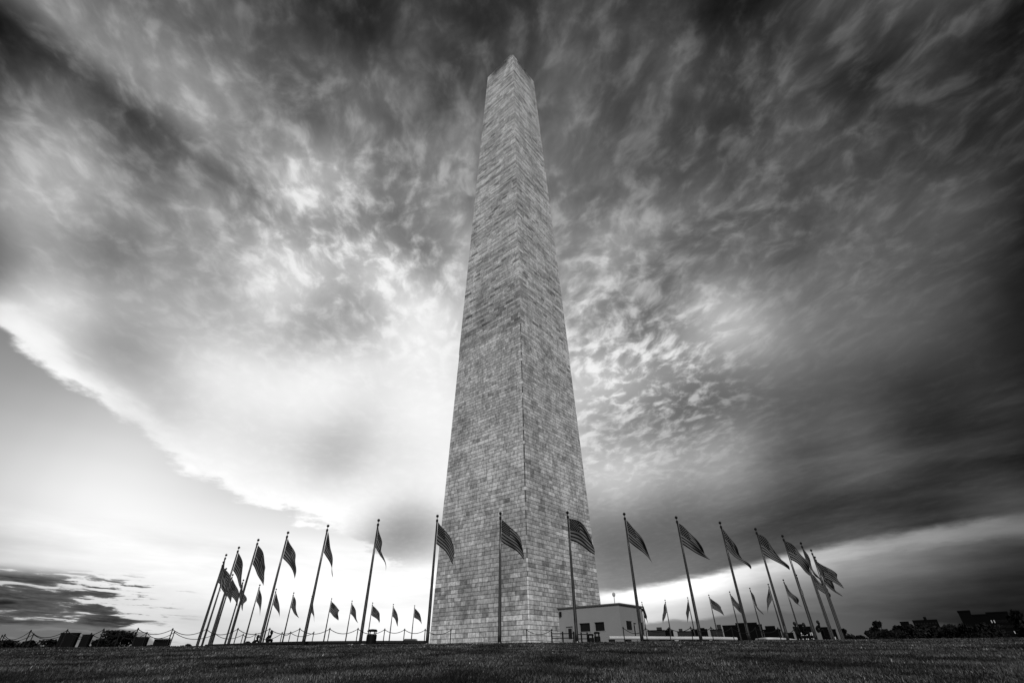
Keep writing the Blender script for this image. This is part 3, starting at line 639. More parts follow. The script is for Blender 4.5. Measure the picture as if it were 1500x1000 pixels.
for n_i, k in enumerate(range(-20, 21)):
    x, y = pole_xy(k)
    o = proto_pole if n_i == 0 else copy_tree(proto_pole)
    o.location = (x, y, PZ); o.rotation_euler = (0, 0, rng.uniform(-.4, .4))
    tall = -8 <= k <= 9
    o['label'] = ('grey metal flagpole, ' + pole_name(k)[4:])
    a, dr, sq = FL.get(k, (rng.uniform(-20, 25), rng.uniform(48, 62), rng.uniform(.4, .6)))
    a = math.radians(a)
    top = (x+.09*math.cos(a), y+.09*math.sin(a), PTOP-.54)
    f = make_flag(top, a, dr, sq, 100+k, ('striped starred flag on ' + pole_name(k)), wave=.4 if abs(math.sin(a)) > .8 else 1.0)

# ------------------------------------------------------------------ things on the knoll
def at_z(px, py, z):
    v = ray(px, py); return EYE + v*((z-EYE.z)/v.z)
def fence(tops, label, gaps=(), h=1.0, parent_name='chain_fence', grp='post and chain fences round the knoll'):
    P = [at_z(px, py, PZ+h) for px, py in tops]
    b0 = P[0]; root = thing(parent_name, label, 'fence', (b0.x, b0.y, gz(b0.x, b0.y)), 0, grp)
    o = Vector(root.location)
    for p in P:
        g = gz(p.x, p.y); m = MB()
        q = Vector((p.x, p.y, 0))-Vector((o.x, o.y, 0))
        m.lathe((q.x, q.y, g-o.z-.05), [(.055, 0), (.055, .06), (.03, .09), (.03, p.z-g-.06), (.045, p.z-g-.04), (.045, p.z-g+.01), (.02, p.z-g+.06)], 8)
        m.build('post', M_post, root)
    for i in range(len(P)-1):
        if i in gaps: continue
        a, c = P[i]-o, P[i+1]-o; L = (c-a).length; m = MB()
        pts = []
        for j in range(15):
            t = j/14; q = a.lerp(c, t); q = q+Vector((0, 0, -.06-min(.36, .15*L)*(1-(2*t-1)**2)*1.0)); pts.append(q)
        m.tube(pts, .019, 5, True); m.build('chain', M_post, root)
    return root
fence([(8, 928), (46, 922), (99.5, 921), (152.7, 920), (203, 919), (253.5, 919.5), (303, 919.5), (349, 919), (395.5, 919), (439.5, 919), (483.5, 919), (524.7, 919), (563.8, 920), (592.9, 920.2), (623, 920.4), (660.6, 920.8)],
      'long post and chain fence in front, running from far left up to the obelisk')
fence([(771.4, 920.6), (808, 920.6)], "short chain span hung across the foot of the obelisk's near edge")
fence([(912.5, 917.5), (945.5, 918.5), (979.5, 918), (1011.3, 917.2), (1041, 917.2), (1071, 917.4), (1106, 918), (1139, 918.2), (1163, 919)],
      'post and chain fence beside the pale curved bench, right of the low building')
fence([(4, 929), (50, 927), (96, 927), (134.5, 926.2), (176, 926), (215.7, 925), (256, 924), (316, 926.5), (356.6, 927.5), (375, 926.8), (413.7, 925.3), (426, 924.5), (460, 924.5)],
      'shorter post and chain fence farther back, behind the left dark boards')

# curved benches
def bench(pts_px, z, depth, th, label, m_top, m_leg, legs, name='curved_bench', solid=False):
    P = [at_z(px, py, z) for px, py in pts_px]
    # smooth through the points
    pts = []
    for i in range(len(P)-1):
        p0, p1, p2, p3 = P[max(i-1, 0)], P[i], P[i+1], P[min(i+2, len(P)-1)]
        for j in range(12):
            t = j/12; pts.append(.5*((2*p1)+(p2-p0)*t+(2*p0-5*p1+4*p2-p3)*t*t+(3*p1-p0-3*p2+p3)*t**3))
    pts.append(P[-1]); o = Vector((pts[0].x, pts[0].y, PZ)); root = thing(name, label, 'bench', o, 0, 'curved stone benches')
    def strip(prof, name, m, parts=None):
        mb = MB(); rings = []
        for i, p in enumerate(pts):
            d = (pts[min(i+1, len(pts)-1)]-pts[max(i-1, 0)]); d.z = 0; d.normalize(); n = Vector((-d.y, d.x, 0))
            rings.append([p-o+n*a+Vector((0, 0, b)) for a, b in prof])
        k = len(prof)
        for r0, r1 in zip(rings[:-1], rings[1:]):
            for j in range(k):
                mb.face([r0[j], r1[j], r1[(j+1) % k], r0[(j+1) % k]])
        mb.face(rings[0]); mb.face(rings[-1][::-1]); return mb.build(name, m, root)
    e = min(.06, th*.3)
    strip([(e, 0), (0, -e), (0, -th+e), (e, -th), (depth, -th), (depth, 0)], 'seat', m_top)
    if solid:
        strip([(.05, -th-.002), (.05, PZ-z-.02), (depth-.05, PZ-z-.02), (depth-.05, -th-.002)], 'plinth', m_leg)
    else:
        for i in np.linspace(2, len(pts)-3, legs).astype(int):
            p = pts[i]-o; d = pts[i+1]-pts[i]; mb = MB()
            mb.box((p.x-d.y/d.length*depth*.5, p.y+d.x/d.length*depth*.5, (z-PZ-th)/2-.01), (.42, depth*.6, z-PZ-th+.018), math.atan2(d.y, d.x), 1, 0, .92)
            mb.build('leg', m_leg, root)
    return root
bench([(893, 931.0), (940, 931.2), (990, 931.6), (1040, 931.8), (1080, 932.8)], .46, .6, .21, 'pale curved marble bench beside the low building', M_pale, M_post, 8)
bench([(1106, 934.6), (1122, 933.0), (1140, 933.2), (1155, 934.2), (1168, 936)], .40, .6, .18, 'pale curved bench behind the right cluster of tall flagpoles', M_pale, M_post, 4)
bench([(300, 943.2), (345, 941.6), (390, 939.9), (440, 938.6), (500, 937.9), (560, 937.6), (628, 937.6)], .22, .6, .2, 'long dark low bench wall left of the obelisk', M_darkst, M_darkst, 0, 'curved_bench', True)

# low entrance building against the right-hand face of the obelisk
un = Vector((math.sin(PHI+math.pi/4), -math.cos(PHI+math.pi/4), 0)); vn = Vector((-un.y, un.x, 0))
CN = Vector((0, 0, 0))
def solve_corner():
    d = 61.2; best = None
    for d in np.linspace(52, 68, 161):
        c = at(913, 942, d); e = None
        for s in np.linspace(3, 13, 101):
            p = Vector((c.x, c.y, 0))-un*s; q = p-Vector((EYE.x, EYE.y, 0))
            dd = Vector((q.x, q.y, 0)); px = 750+FOC*(Vector((q.x, q.y, .03*q.length)).dot(R2))/(Vector((q.x, q.y, .03*q.length)).dot(D_))
            r = abs(px-820)+6*abs(p.dot(un)-8.35)
            if best is None or r < best[0]: best = (r, Vector((c.x, c.y, 0)), s, d)
    return best
_, CN, SL, CD = solve_corner()
ztop = at(913, 884.5, CD).z; BW = 5.2
for BW in np.linspace(3, 9, 61):                     # width of the gable end, as seen
    q = CN+vn*BW-Vector((EYE.x, EYE.y, 0)); q.z = .05*q.length
    if 750+FOC*q.dot(R2)/q.dot(D_) > 944: break
BH = ztop-PZ
lodge = thing('entrance_building', 'low pale flat-roofed building with dark windows beside the obelisk', 'building', (CN.x, CN.y, PZ), math.atan2(un.y, un.x))
# local frame: x = outward (towards the viewer's right front), y = along the gable end; the long wall is y = 0, x from -SL to 0
def wall_with_holes(plane, a0, a1, z0, z1, holes, th, name):
    mb = MB(); xs_ = sorted({a0, a1, *[h[0] for h in holes], *[h[1] for h in holes]}); zs_ = sorted({z0, z1, *[h[2] for h in holes], *[h[3] for h in holes]})
    def P(a, d, z): return (a, d, z) if plane == 'long' else (-d, a, z)
    for i in range(len(xs_)-1):
        for j in range(len(zs_)-1):
            ca, cz = (xs_[i]+xs_[i+1])/2, (zs_[j]+zs_[j+1])/2
            if any(h[0] < ca < h[1] and h[2] < cz < h[3] for h in holes): continue
            mb.face([P(xs_[i], 0, zs_[j]), P(xs_[i+1], 0, zs_[j]), P(xs_[i+1], 0, zs_[j+1]), P(xs_[i], 0, zs_[j+1])])
    for h in holes:
        q = [(h[0], h[2]), (h[1], h[2]), (h[1], h[3]), (h[0], h[3])]
        for k in range(4):
            (a, z), (c, y) = q[k], q[(k+1) % 4]; mb.face([P(a, 0, z), P(a, th, z), P(c, th, y), P(c, 0, y)])
    return mb.build(name, M_wall, lodge)
inv = Matrix.Translation(CN+Vector((0, 0, PZ))) @ Matrix.Rotation(math.atan2(un.y, un.x), 4, 'Z'); inv = inv.inverted()
def on_long(px, py):
    """local (x, z) where the sight line meets the long wall"""
    v = ray(px, py); n = vn; t = (CN-EYE).dot(n)/v.dot(n); p = inv @ (EYE+v*t); return p.x, p.z
def on_end(px, py):
    v = ray(px, py); t = (CN-EYE).dot(un)/v.dot(un); p = inv @ (EYE+v*t); return p.y, p.z
def rect(fn, x0, y0, x1, y1):
    a = [fn(x0, y0), fn(x1, y0), fn(x1, y1), fn(x0, y1)]
    return (sum(q[0] for q in (a[0], a[3]))/2, sum(q[0] for q in (a[1], a[2]))/2, (a[2][1]+a[3][1])/2, (a[0][1]+a[1][1])/2)
L1 = rect(on_long, 849, 912, 864.5, 924.6); L2 = rect(on_long, 871, 910.5, 885.5, 923.6); LD = rect(on_long, 829.8, 917, 839.8, 943)
E1 = rect(on_end, 917.5, 909, 926, 922); E2 = rect(on_end, 928.8, 912, 933, 934); E3 = rect(on_end, 937, 911, 943, 929)
LD = (LD[0], LD[1], 0.0, LD[3]); E2 = (E2[0], E2[1], 0.0, E2[3])
wall_with_holes('long', -SL, 0, 0, BH, [L1, L2, LD], .25, 'long_wall')
wall_with_holes('end', 0.0, BW, 0, BH, [E1, E2, E3], .25, 'end_wall')
mb = MB(); mb.face([(-SL, BW, 0), (0, BW, 0), (0, BW, BH), (-SL, BW, BH)]); mb.build('rear_wall', M_wall, lodge)
mb = MB(); mb.box((-SL/2+.06, BW/2, BH+.07), (SL+.3, BW+.36, .13)); mb.box((-SL/2, BW/2, BH-.12), (SL-.06, BW-.06, .1)); mb.build('roof', M_roof, lodge)
def window(plane, h, th=.2):
    a0, a1, z0, z1 = h
    def P(a, d, z): return (a, d, z) if plane == 'long' else (-d, a, z)
    g = MB(); g.face([P(a0, th, z0), P(a1, th, z0), P(a1, th, z1), P(a0, th, z1)]); w_ = g.build('window', M_glass, lodge)
    f = MB(); fw = .07
    for A0, A1, Z0, Z1 in ((a0-.1, a1+.1, z1, z1+fw), (a0-.1, a1+.1, z0-fw, z0), (a0-fw, a0, z0, z1), (a1, a1+fw, z0, z1)):
        q = [P(A0, -.03, Z0), P(A1, -.03, Z0), P(A1, -.03, Z1), P(A0, -.03, Z1)]; r = [P(A0, -.001, Z0), P(A1, -.001, Z0), P(A1, -.001, Z1), P(A0, -.001, Z1)]
        f.face(q)
        for k in range(4): f.face([r[k], r[(k+1) % 4], q[(k+1) % 4], q[k]])
    f.build('frame', M_wall, w_)
for h in (L1, L2): window('long', h)
for h in (E1, E3): window('end', h, .05)
def door(plane, h, glass=True):
    a0, a1, z0, z1 = h
    def P(a, d, z): return (a, d, z) if plane == 'long' else (-d, a, z)
    g = MB(); g.face([P(a0, .12, z0), P(a1, .12, z0), P(a1, .12, z1), P(a0, .12, z1)]); d = g.build('door', M_wall, lodge)
    p = MB(); c = (a1-a0)*.24; p.face([P(a0+c, .1, z0+(z1-z0)*.5), P(a1-c, .1, z0+(z1-z0)*.5), P(a1-c, .1, z1-.2), P(a0+c, .1, z1-.2)]); p.build('pane', M_glass, d)
    q = MB(); q.tube([P(a1-.12, .03, z0+.9), P(a1-.12, .03, z0+1.15)], .02, 6); q.build('handle', M_dark, d)
    f = MB(); fw = .09
    for A0, A1, Z0, Z1 in ((a0-fw, a1+fw, z1, z1+fw), (a0-fw, a0, z0, z1), (a1, a1+fw, z0, z1)):
        s = [P(A0, -.035, Z0), P(A1, -.035, Z0), P(A1, -.035, Z1), P(A0, -.035, Z1)]; r = [P(A0, -.001, Z0), P(A1, -.001, Z0), P(A1, -.001, Z1), P(A0, -.001, Z1)]
        f.face(s)
        for k in range(4): f.face([r[k], r[(k+1) % 4], s[(k+1) % 4], s[k]])
    f.build('frame', M_wall, d)
door('long', LD); door('end', E2)
mb = MB(); mb.tube([(-.7, .45, BH+.12), (-.7, .45, BH+.85)], .045, 8); mb.lathe((-.7, .45, BH+.85), [(.06, 0), (.15, .06), (.19, .22), (.15, .38), (.05, .44)], 12); mb.build('roof_lamp', M_frame, lodge)
mb = MB(); mb.box((.14, BW-.1, BH-.25), (.2, .3, .3)); mb.tube([(.14, BW-.1, BH-.3), (.3, BW+.05, BH-.75)], .05, 8); mb.lathe((.3, BW+.05, BH-1.2), [(.04, .5), (.15, .42), (.17, .2), (.1, .08), (.03, .03)], 10); mb.build('camera_bracket', M_dark, lodge)
mb = MB(); mb.box((-SL+.35, -.12, BH-.55), (.22, .2, .5)); mb.build('wall_lamp', M_dark, lodge)

# barriers and bins before the building
def barrier(px0, px1, py, label):
    a, c = at(px0, py, 43.5), at(px1, py, 43.5); zt_ = a.z; L = (c-a).length
    o = Vector((a.x, a.y, gz(a.x, a.y))); H = zt_-o.z
    r = thing('crowd_barrier', label, 'barrier', o, 0, 'steel barriers before the low building')
    for t in (0, .5, 1):
        m = MB(); m.box((L*t, 0, H/2-.02), (.11, .11, H+.08)); m.build('post', M_dark, r)
    for z in (H-.12, H-.42, H-.9):
        m = MB(); m.box((L/2, 0, z), (L, .05, .06)); m.build('rail', M_dark, r)
    return r
barrier(808, 840, 925, 'dark railed barrier below the door, left of the slim kiosk')
barrier(842.5, 860, 926, 'dark railed barrier under the first square window of the building')
def bin_(px0, px1, pyt, label, dist=None, dome=True, z=None):
    a = at(px0, pyt, dist); c = at(px1, pyt, dist); wd = (c-a).length; m_ = (a+c)/2
    g = gz(m_.x, m_.y); H = m_.z-g; r = thing('litter_bin', label, 'bin', (m_.x, m_.y, g), 0, 'dark litter bins')
    m = MB(); m.lathe((0, 0, -.03), [(wd*.5, 0), (wd*.5, H*.70), (wd*.47, H*.72)], 16); m.build('body', M_bin, r)
    m = MB(); m.lathe((0, 0, H*.86), [(wd*.5, 0), (wd*.5, H*.05), (wd*.40, H*.12), (wd*.1, H*.14)], 16); m.build('lid', M_bin, r)
    for k in range(4):
        t = math.pi/4+k*math.pi/2; m = MB(); m.box((wd*.42*math.cos(t), wd*.42*math.sin(t), H*.78), (.06, .06, H*.2)); m.build('strut', M_bin, r)
    return r
bin_(538.8, 553.2, 920.8, 'dark lidded litter bin beside the first tall pole leftward of the obelisk', 38)
bin_(860, 869.5, 927.5, 'squat dark bin before the building, nearer the square window', 43)
bin_(869.5, 878.5, 924.5, 'taller dark bin before the building, rightmost of the two', 43.4)

# dark boards and boxes at the far left
def board(px0, px1, pyt, label, dist=37.0, H=None, dep=.22):
    a, c = at(px0, pyt, dist), at(px1, pyt, dist); wd = (c-a).length; m_ = (a+c)/2; g = gz(m_.x, m_.y)
    ht = m_.z-g; rz = math.atan2(c.y-a.y, c.x-a.x)
    r = thing('equipment_box', label, 'box', (m_.x, m_.y, g), rz, 'dark boxes at the far left')
    m = MB(); m.box((0, 0, ht*.5-.03), (wd, dep, ht*.94)); m.build('body', M_box, r)
    m = MB(); m.box((0, 0, ht*.97), (wd+.05, dep+.05, ht*.05)); m.build('lid', M_box, r)
    for s in (-1, 1):
        m = MB(); m.box((s*wd*.36, -dep/2-.015, ht*.5), (.05, .03, ht*.7)); m.build('batten', M_dark, r)
board(92, 117, 926, 'large dark box at far left under the chain fence, leftmost of four')
board(123.5, 136, 928.5, 'narrow dark box beside the larger leftmost box, left of the round tree')
board(199, 218, 932, 'dark box at the right foot of the round dark tree')
board(228.5, 250, 934.5, 'low wide dark box nearest the left flagpoles, rightmost of four')

# dark parked car seen over the bench wall
def car():
    a, c = at(572, 935.4, 74), at(632, 935.4, 74); m_ = (a+c)/2; g = -.62; L = 4.6; H = m_.z-g
    r = thing('parked_car', 'low dark parked car behind the bench wall, left of the obelisk', 'car', (m_.x, m_.y, g), math.pi+.05)
    prof = [(-2.3, .35), (-2.25, .75), (-1.9, .86), (-1.35, .9), (-.75, H), (.75, H+.02), (1.55, .95), (2.2, .9), (2.3, .6), (2.28, .35)]
    mb = MB(); n = len(prof); A = [(x, -.85 if z < .92 else -.66, z) for x, z in prof]; B = [(x, -y, z) for x, y, z in A]
    for i in range(n): mb.face([A[i], A[(i+1) % n], B[(i+1) % n], B[i]])
    mb.face(A[::-1]); mb.face(B); mb.build('body', M_car, r)
    for s in (-1, 1):
        m = MB(); m.face([(-1.15, s*.80, .95), (1.3, s*.80, .97), (.7, s*.69, H-.05), (-.7, s*.69, H-.05)][::s]); m.build('side_window', M_glass, r)
    for x in (-1.45, 1.45):
        for s in (-1, 1):
            m = MB(); m.tube([(x, s*.68, .33), (x, s*.88, .33)], .33, 14); w_ = m.build('wheel', M_rubber, r)
            m = MB(); m.tube([(x, s*.885, .33), (x, s*.9, .33)], .19, 10); m.build('rim', M_frame, w_)
    for s in (-1, 1):
        m = MB(); m.box((-2.27, s*.6, .66), (.06, .35, .13)); m.build('headlight', M_frame, r)
car()
# small ground lights at the pole feet
for px, nm in ((514, 'small pale ground light left of the first tall pole leftward of the obelisk'), (532.5, 'small pale ground light at the foot of the first tall pole leftward of the obelisk')):
    p = at(px, 943.5, 34.5); r = thing('ground_light', nm, 'ground light', (p.x, p.y, gz(p.x, p.y)), 0, 'ground lights')
    m = MB(); m.box((0, 0, .05), (.34, .24, .14), 0, 1, 0, .85); m.build('housing', M_pale, r)
    m = MB(); m.box((0, .03, .135), (.24, .14, .02)); m.build('lens', M_glass, r)

# ------------------------------------------------------------------ people
def skin_body(joints, edges, name, m, parent, levels=1):
    """one continuous surface grown round a skeleton; joints = {name: (xyz, radius)}"""
    keys = list(joints); me = bpy.data.meshes.new(name)
    me.from_pydata([joints[k][0] for k in keys], [(keys.index(a), keys.index(b)) for a, b in edges], [])
    o = bpy.data.objects.new(name, me); COL.objects.link(o)
    sk = o.modifiers.new('skin', 'SKIN'); sk.use_smooth_shade = True
    for i, k in enumerate(keys):
        r = joints[k][1]; me.skin_vertices[0].data[i].radius = (r if hasattr(r, '__len__') else (r, r)); me.skin_vertices[0].data[i].use_root = (i == 0)
    su = o.modifiers.new('sub', 'SUBSURF'); su.levels = su.render_levels = levels
    dg = bpy.context.evaluated_depsgraph_get(); dg.update()
    nm = bpy.data.meshes.new_from_object(o.evaluated_get(dg)); nm.name = name
    o.modifiers.clear(); o.data = nm; nm.materials.clear(); nm.materials.append(m)
    if parent: o.parent = parent
    return o
def person(loc, rz, pose, label):
    """seated or reclining figure; local +X is where the person faces, z = 0 the seat"""
    J = {'pelvis': ((0, 0, .09), (.16, .13)), 'waist': ((-.02, 0, .28), (.15, .11)), 'chest': ((pose['lean'][0]*.7, 0, pose['lean'][1]*.72), (.19, .13)),
         'neck': ((pose['lean'][0], 0, pose['lean'][1]), .06), 'skull': ((pose['lean'][0]+.03, 0, pose['lean'][1]+.13), (.085, .10)), 'crown': ((pose['lean'][0]+.02, 0, pose['lean'][1]+.23), (.07, .085)),
         'nose': ((pose['lean'][0]+.135, 0, pose['lean'][1]+.14), .018)}
    Ed = [('pelvis', 'waist'), ('waist', 'chest'), ('chest', 'neck'), ('neck', 'skull'), ('skull', 'crown'), ('skull', 'nose')]
    for s, n in ((1, 'l'), (-1, 'r')):
        sh = (pose['lean'][0]*.86, s*.19, pose['lean'][1]*.92)
        J['sh'+n] = (sh, .075); J['el'+n] = (pose['elbow'][0:1]+(s*.25, pose['elbow'][1]), .05) if False else ((pose['elbow'][0], s*.25, pose['elbow'][1]), .05)
        J['wr'+n] = ((pose['hand'][0], s*.16, pose['hand'][1]), .033); hx, hz = pose['hand']
        J['palm'+n] = ((hx+.07, s*.15, hz-.01), (.042, .02))
        J['hip'+n] = ((.05, s*.1, .08), .095); J['kn'+n] = ((pose['knee'][0], s*.12, pose['knee'][1]), .065)
        J['an'+n] = ((pose['ankle'][0], s*.11, pose['ankle'][1]), .045); J['toe'+n] = ((pose['ankle'][0]+.19, s*.12, pose['ankle'][1]-.06), .035)
        Ed += [('chest', 'sh'+n), ('sh'+n, 'el'+n), ('el'+n, 'wr'+n), ('wr'+n, 'palm'+n), ('pelvis', 'hip'+n), ('hip'+n, 'kn'+n), ('kn'+n, 'an'+n), ('an'+n, 'toe'+n)]
        for f, (dy, ln) in enumerate(((-.03, .085), (-.01, .095), (.01, .09), (.03, .07))):
            J['f%d%s' % (f, n)] = ((hx+.07+ln, s*.15+dy, hz-.025), .009); Ed.append(('palm'+n, 'f%d%s' % (f, n)))
        J['th'+n] = ((hx+.09, s*.15-s*.055, hz+.01), .011); Ed.append(('palm'+n, 'th'+n))
    r = thing('person', label, 'person', loc, rz, 'people resting at the edge of the knoll')
    skin_body(J, Ed, 'body', M_cloth, r)
    h = MB(); hx, hz = pose['lean']; h.lathe((hx-.005, 0, hz+.12), [(.085, 0), (.115, .06), (.112, .13), (.085, .19), (.03, .225)], 12); h.build('hair', M_hair, r, True)
    return r
SIT = dict(lean=(.03, .55), elbow=(.12, .28), hand=(.30, .20), knee=(.46, .12), ankle=(.48, -.36))
HUNCH = dict(lean=(.24, .50), elbow=(.16, .24), hand=(.28, .20), knee=(.42, .22), ankle=(.36, -.24))
RECL = dict(lean=(-.32, .46), elbow=(-.38, .22), hand=(-.16, .08), knee=(.42, .36), ankle=(.66, .02))
STAND = dict(lean=(.0, .60), elbow=(.02, .30), hand=(.14, .08), knee=(.03, -.38), ankle=(-.02, -.80))
def place_person(px, py, topz, rz, pose, label, hgt_):
    p = at_z(px, py, topz)
    return person((p.x, p.y, p.z-hgt_), rz, pose, label)
place_person(372.5, 931.3, .70, math.pi, RECL, 'person in dark clothes reclining on the bench wall, knees drawn up', .70)
place_person(393.5, 924.6, 1.0, .15, HUNCH, 'person in dark clothes sitting hunched beside a tall left flagpole', .74)
place_person(1163.5, 912.2, 1.22, -1.2, STAND, 'person in dark clothes standing upright between the right flagpoles', .84)
place_person(1193, 910.2, 1.30, -.2, HUNCH, 'person in dark clothes sitting hunched among the right cluster of flagpoles', .74)
place_person(1172.5, 913.8, 1.12, -.9, HUNCH, 'person bending low beside the standing person at right', .74)

# ------------------------------------------------------------------ distant buildings
def at_r(px, py, dist):
    v = ray(px, py); return EYE + v*(dist/math.hypot(v.x, v.y))
def building(px0, px1, pyt, dist, label, m=M_far, base=-7.0, depth=5, roof=None, wins=None, lit=0, seed=0, group='dark distant buildings on the right skyline'):
    r0 = random.Random(seed); a, c = at_r(px0, pyt, dist), at_r(px1, pyt, dist); wd = math.hypot(c.x-a.x, c.y-a.y); m_ = (a+c)/2; H = m_.z-base
    rz = math.atan2(c.y-a.y, c.x-a.x); nrm = Vector((-math.sin(rz), math.cos(rz), 0)); o = m_+nrm*depth/2
    r = thing('distant_building', label, 'building', (o.x, o.y, base), rz, group)
    mb = MB(); mb.box((0, 0, H/2), (wd, depth, H)); mb.build('wall', m, r)
    mb = MB(); mb.box((0, 0, H+.2), (wd+.2, depth+.2, .4)); rf = mb.build('roof', M_far, r)
    if roof:
        for t, w2, h2 in roof:
            mb = MB(); mb.box((wd*(t-.5), 0, H+.5+h2/2), (w2*wd, depth*.5, h2)); mb.build('roof_block', m, rf)
    if wins:
        nc, nr, zlo, zhi = wins
        for j in range(nr):
            for i in range(nc):
                x = wd*(-.46+.92*(i+.5)/nc); z = H*(zlo+(zhi-zlo)*(j+.5)/nr); ww, wh = wd*.92/nc*.55, H*(zhi-zlo)/nr*.5
                islit = r0.random() < lit
                mb = MB(); mb.box((x, -depth/2-.04, z), (ww, .1, wh)); mb.build('window', M_lit if islit else M_glass, r)
    return r
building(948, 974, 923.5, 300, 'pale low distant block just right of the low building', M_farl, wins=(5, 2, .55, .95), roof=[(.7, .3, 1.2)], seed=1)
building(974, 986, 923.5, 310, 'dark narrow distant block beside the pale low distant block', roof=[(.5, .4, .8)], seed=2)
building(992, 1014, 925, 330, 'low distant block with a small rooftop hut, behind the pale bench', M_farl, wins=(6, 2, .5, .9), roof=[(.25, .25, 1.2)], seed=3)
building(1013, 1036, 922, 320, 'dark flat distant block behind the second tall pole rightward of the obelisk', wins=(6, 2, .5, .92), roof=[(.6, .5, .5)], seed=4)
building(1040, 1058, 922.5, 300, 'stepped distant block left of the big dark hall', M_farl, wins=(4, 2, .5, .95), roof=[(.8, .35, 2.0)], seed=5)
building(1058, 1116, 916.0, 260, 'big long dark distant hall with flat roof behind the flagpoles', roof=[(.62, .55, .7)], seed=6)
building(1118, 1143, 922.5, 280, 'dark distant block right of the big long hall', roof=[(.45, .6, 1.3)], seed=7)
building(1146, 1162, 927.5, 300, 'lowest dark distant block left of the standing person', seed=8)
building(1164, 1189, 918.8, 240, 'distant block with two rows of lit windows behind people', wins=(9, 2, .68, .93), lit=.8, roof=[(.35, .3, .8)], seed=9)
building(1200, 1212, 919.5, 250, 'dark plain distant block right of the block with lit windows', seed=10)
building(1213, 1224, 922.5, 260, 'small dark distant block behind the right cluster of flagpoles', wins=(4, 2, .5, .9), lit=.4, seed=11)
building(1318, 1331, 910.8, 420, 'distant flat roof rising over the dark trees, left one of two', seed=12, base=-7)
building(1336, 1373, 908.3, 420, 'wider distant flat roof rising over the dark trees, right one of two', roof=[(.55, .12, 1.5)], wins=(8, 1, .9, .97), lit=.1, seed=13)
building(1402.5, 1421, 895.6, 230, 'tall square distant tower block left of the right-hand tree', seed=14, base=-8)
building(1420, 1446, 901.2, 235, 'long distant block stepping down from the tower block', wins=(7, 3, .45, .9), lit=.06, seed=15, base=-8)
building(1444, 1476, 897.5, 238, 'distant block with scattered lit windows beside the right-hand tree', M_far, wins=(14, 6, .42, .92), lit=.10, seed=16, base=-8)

# ------------------------------------------------------------------ trees and shrubs
def tree(px, pyt, wpx, dist, label, trunk=.35, seed=0, low=.1, n=1500, name='tree', cat='tree', group='dark trees and shrubs along the skyline', leaf=1.0, rough=.35):
    r0 = random.Random(seed); t = at(px, pyt, dist); g = gz(t.x, t.y); H = t.z-g
    a, c = at(px-wpx/2, pyt, dist), at(px+wpx/2, pyt, dist); W = (c-a).length
    r = thing(name, label, cat, (t.x, t.y, g), r0.uniform(0, 6), group)
    mb = MB(); tr = max(.05, H*.03)
    mb.tube([(0, 0, -.2), (.02*H, 0, H*.25), (0, .02*H, H*.5), (.01*H, 0, H*.8)], [tr*1.3, tr, tr*.7, tr*.25], 8)
    lobes = []
    nl = 11 if cat == 'tree' else 8
    for i in range(nl):
        an = 2*math.pi*i/nl+r0.uniform(-.4, .4); hh = r0.uniform(low+.12, .86); env = math.sin(math.pi*min(1, max(.08, (hh-low*.6)/(1.02-low*.6)))**.8)
        rad = W*.5*env*r0.uniform(.35, .85); p = Vector((rad*math.cos(an), rad*math.sin(an), H*hh)); lobes.append((p, W*r0.uniform(.13, .22)))
        mb.tube([(0, 0, H*hh*.55), tuple(p*.6+Vector((0, 0, H*hh*.15))), tuple(p)], [tr*.5, tr*.3, tr*.12], 5)
    lobes.append((Vector((0, 0, H*.86)), W*.14)); lobes.append((Vector((0, 0, H*.55)), W*.24)); lobes.append((Vector((W*.15, 0, H*.3)), W*.25)); lobes.append((Vector((-W*.15, 0, H*.25)), W*.25))
    mb.build('trunk', M_bark, r)
    lm = MB(); ls = max(W, H)*.05*leaf
    zs = H/max(W, .1)*.9 if cat != 'tree' else .8
    for i in range(n):
        p0, rr = lobes[r0.randrange(len(lobes))]
        d = Vector((r0.gauss(0, 1), r0.gauss(0, 1), r0.gauss(0, 1))).normalized()*rr*(r0.random()**.4)*(1+rough*r0.gauss(0, .5))
        d.z *= min(zs, 1.0); p = p0+d
        if p.z < .02: continue
        if p.z > H: p.z = H-r0.random()*.06*H
        u = Vector((r0.gauss(0, 1), r0.gauss(0, 1), r0.gauss(0, 1))).normalized(); v_ = u.orthogonal().normalized(); s = ls*r0.uniform(.6, 1.5)
        lm.face([p-u*s*.5-v_*s*.3, p+u*s*.1-v_*s*.5, p+u*s*.6, p+u*s*.05+v_*s*.5], r0.lognormvariate(0, .5))
    lm.build('crown', M_leaf, r)
    return r
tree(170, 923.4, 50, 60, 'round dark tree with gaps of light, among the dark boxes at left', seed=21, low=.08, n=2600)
tree(192, 925, 30, 62, 'denser dark tree leaning on the round tree at left', seed=22, low=.05, n=1800)
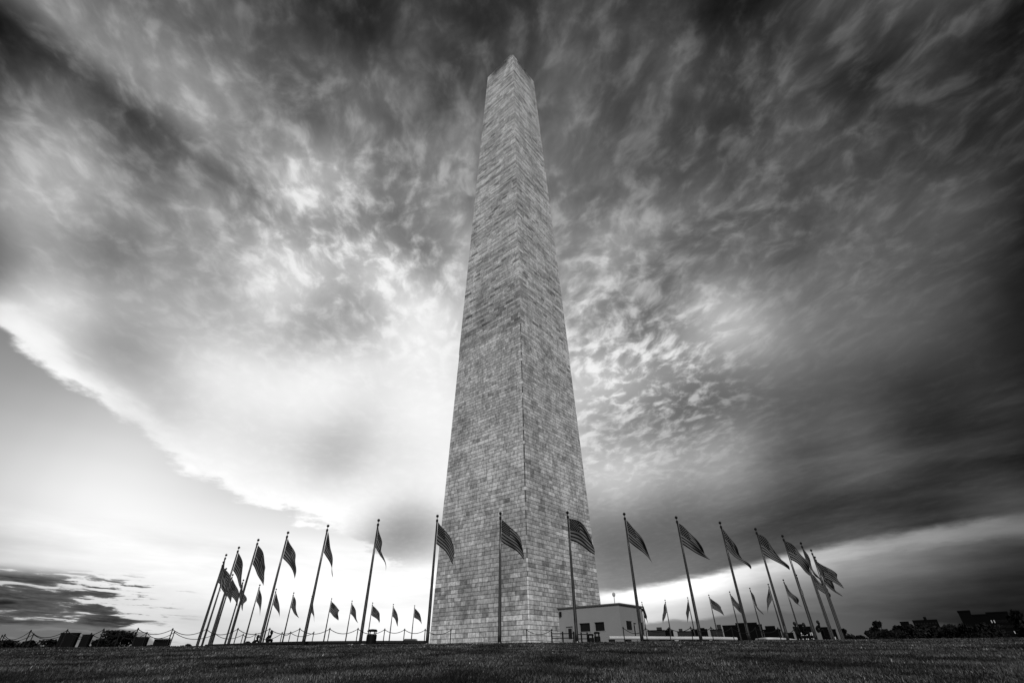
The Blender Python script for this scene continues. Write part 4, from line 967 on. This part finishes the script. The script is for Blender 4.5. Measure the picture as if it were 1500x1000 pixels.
for i, (px, py, w_, lb) in enumerate(((12, 937.5, 40, 'low dark shrub at the very left edge'), (46, 938, 40, 'flat dark shrub second from the left edge'), (78, 936, 34, 'dark shrub left of the leftmost box'),
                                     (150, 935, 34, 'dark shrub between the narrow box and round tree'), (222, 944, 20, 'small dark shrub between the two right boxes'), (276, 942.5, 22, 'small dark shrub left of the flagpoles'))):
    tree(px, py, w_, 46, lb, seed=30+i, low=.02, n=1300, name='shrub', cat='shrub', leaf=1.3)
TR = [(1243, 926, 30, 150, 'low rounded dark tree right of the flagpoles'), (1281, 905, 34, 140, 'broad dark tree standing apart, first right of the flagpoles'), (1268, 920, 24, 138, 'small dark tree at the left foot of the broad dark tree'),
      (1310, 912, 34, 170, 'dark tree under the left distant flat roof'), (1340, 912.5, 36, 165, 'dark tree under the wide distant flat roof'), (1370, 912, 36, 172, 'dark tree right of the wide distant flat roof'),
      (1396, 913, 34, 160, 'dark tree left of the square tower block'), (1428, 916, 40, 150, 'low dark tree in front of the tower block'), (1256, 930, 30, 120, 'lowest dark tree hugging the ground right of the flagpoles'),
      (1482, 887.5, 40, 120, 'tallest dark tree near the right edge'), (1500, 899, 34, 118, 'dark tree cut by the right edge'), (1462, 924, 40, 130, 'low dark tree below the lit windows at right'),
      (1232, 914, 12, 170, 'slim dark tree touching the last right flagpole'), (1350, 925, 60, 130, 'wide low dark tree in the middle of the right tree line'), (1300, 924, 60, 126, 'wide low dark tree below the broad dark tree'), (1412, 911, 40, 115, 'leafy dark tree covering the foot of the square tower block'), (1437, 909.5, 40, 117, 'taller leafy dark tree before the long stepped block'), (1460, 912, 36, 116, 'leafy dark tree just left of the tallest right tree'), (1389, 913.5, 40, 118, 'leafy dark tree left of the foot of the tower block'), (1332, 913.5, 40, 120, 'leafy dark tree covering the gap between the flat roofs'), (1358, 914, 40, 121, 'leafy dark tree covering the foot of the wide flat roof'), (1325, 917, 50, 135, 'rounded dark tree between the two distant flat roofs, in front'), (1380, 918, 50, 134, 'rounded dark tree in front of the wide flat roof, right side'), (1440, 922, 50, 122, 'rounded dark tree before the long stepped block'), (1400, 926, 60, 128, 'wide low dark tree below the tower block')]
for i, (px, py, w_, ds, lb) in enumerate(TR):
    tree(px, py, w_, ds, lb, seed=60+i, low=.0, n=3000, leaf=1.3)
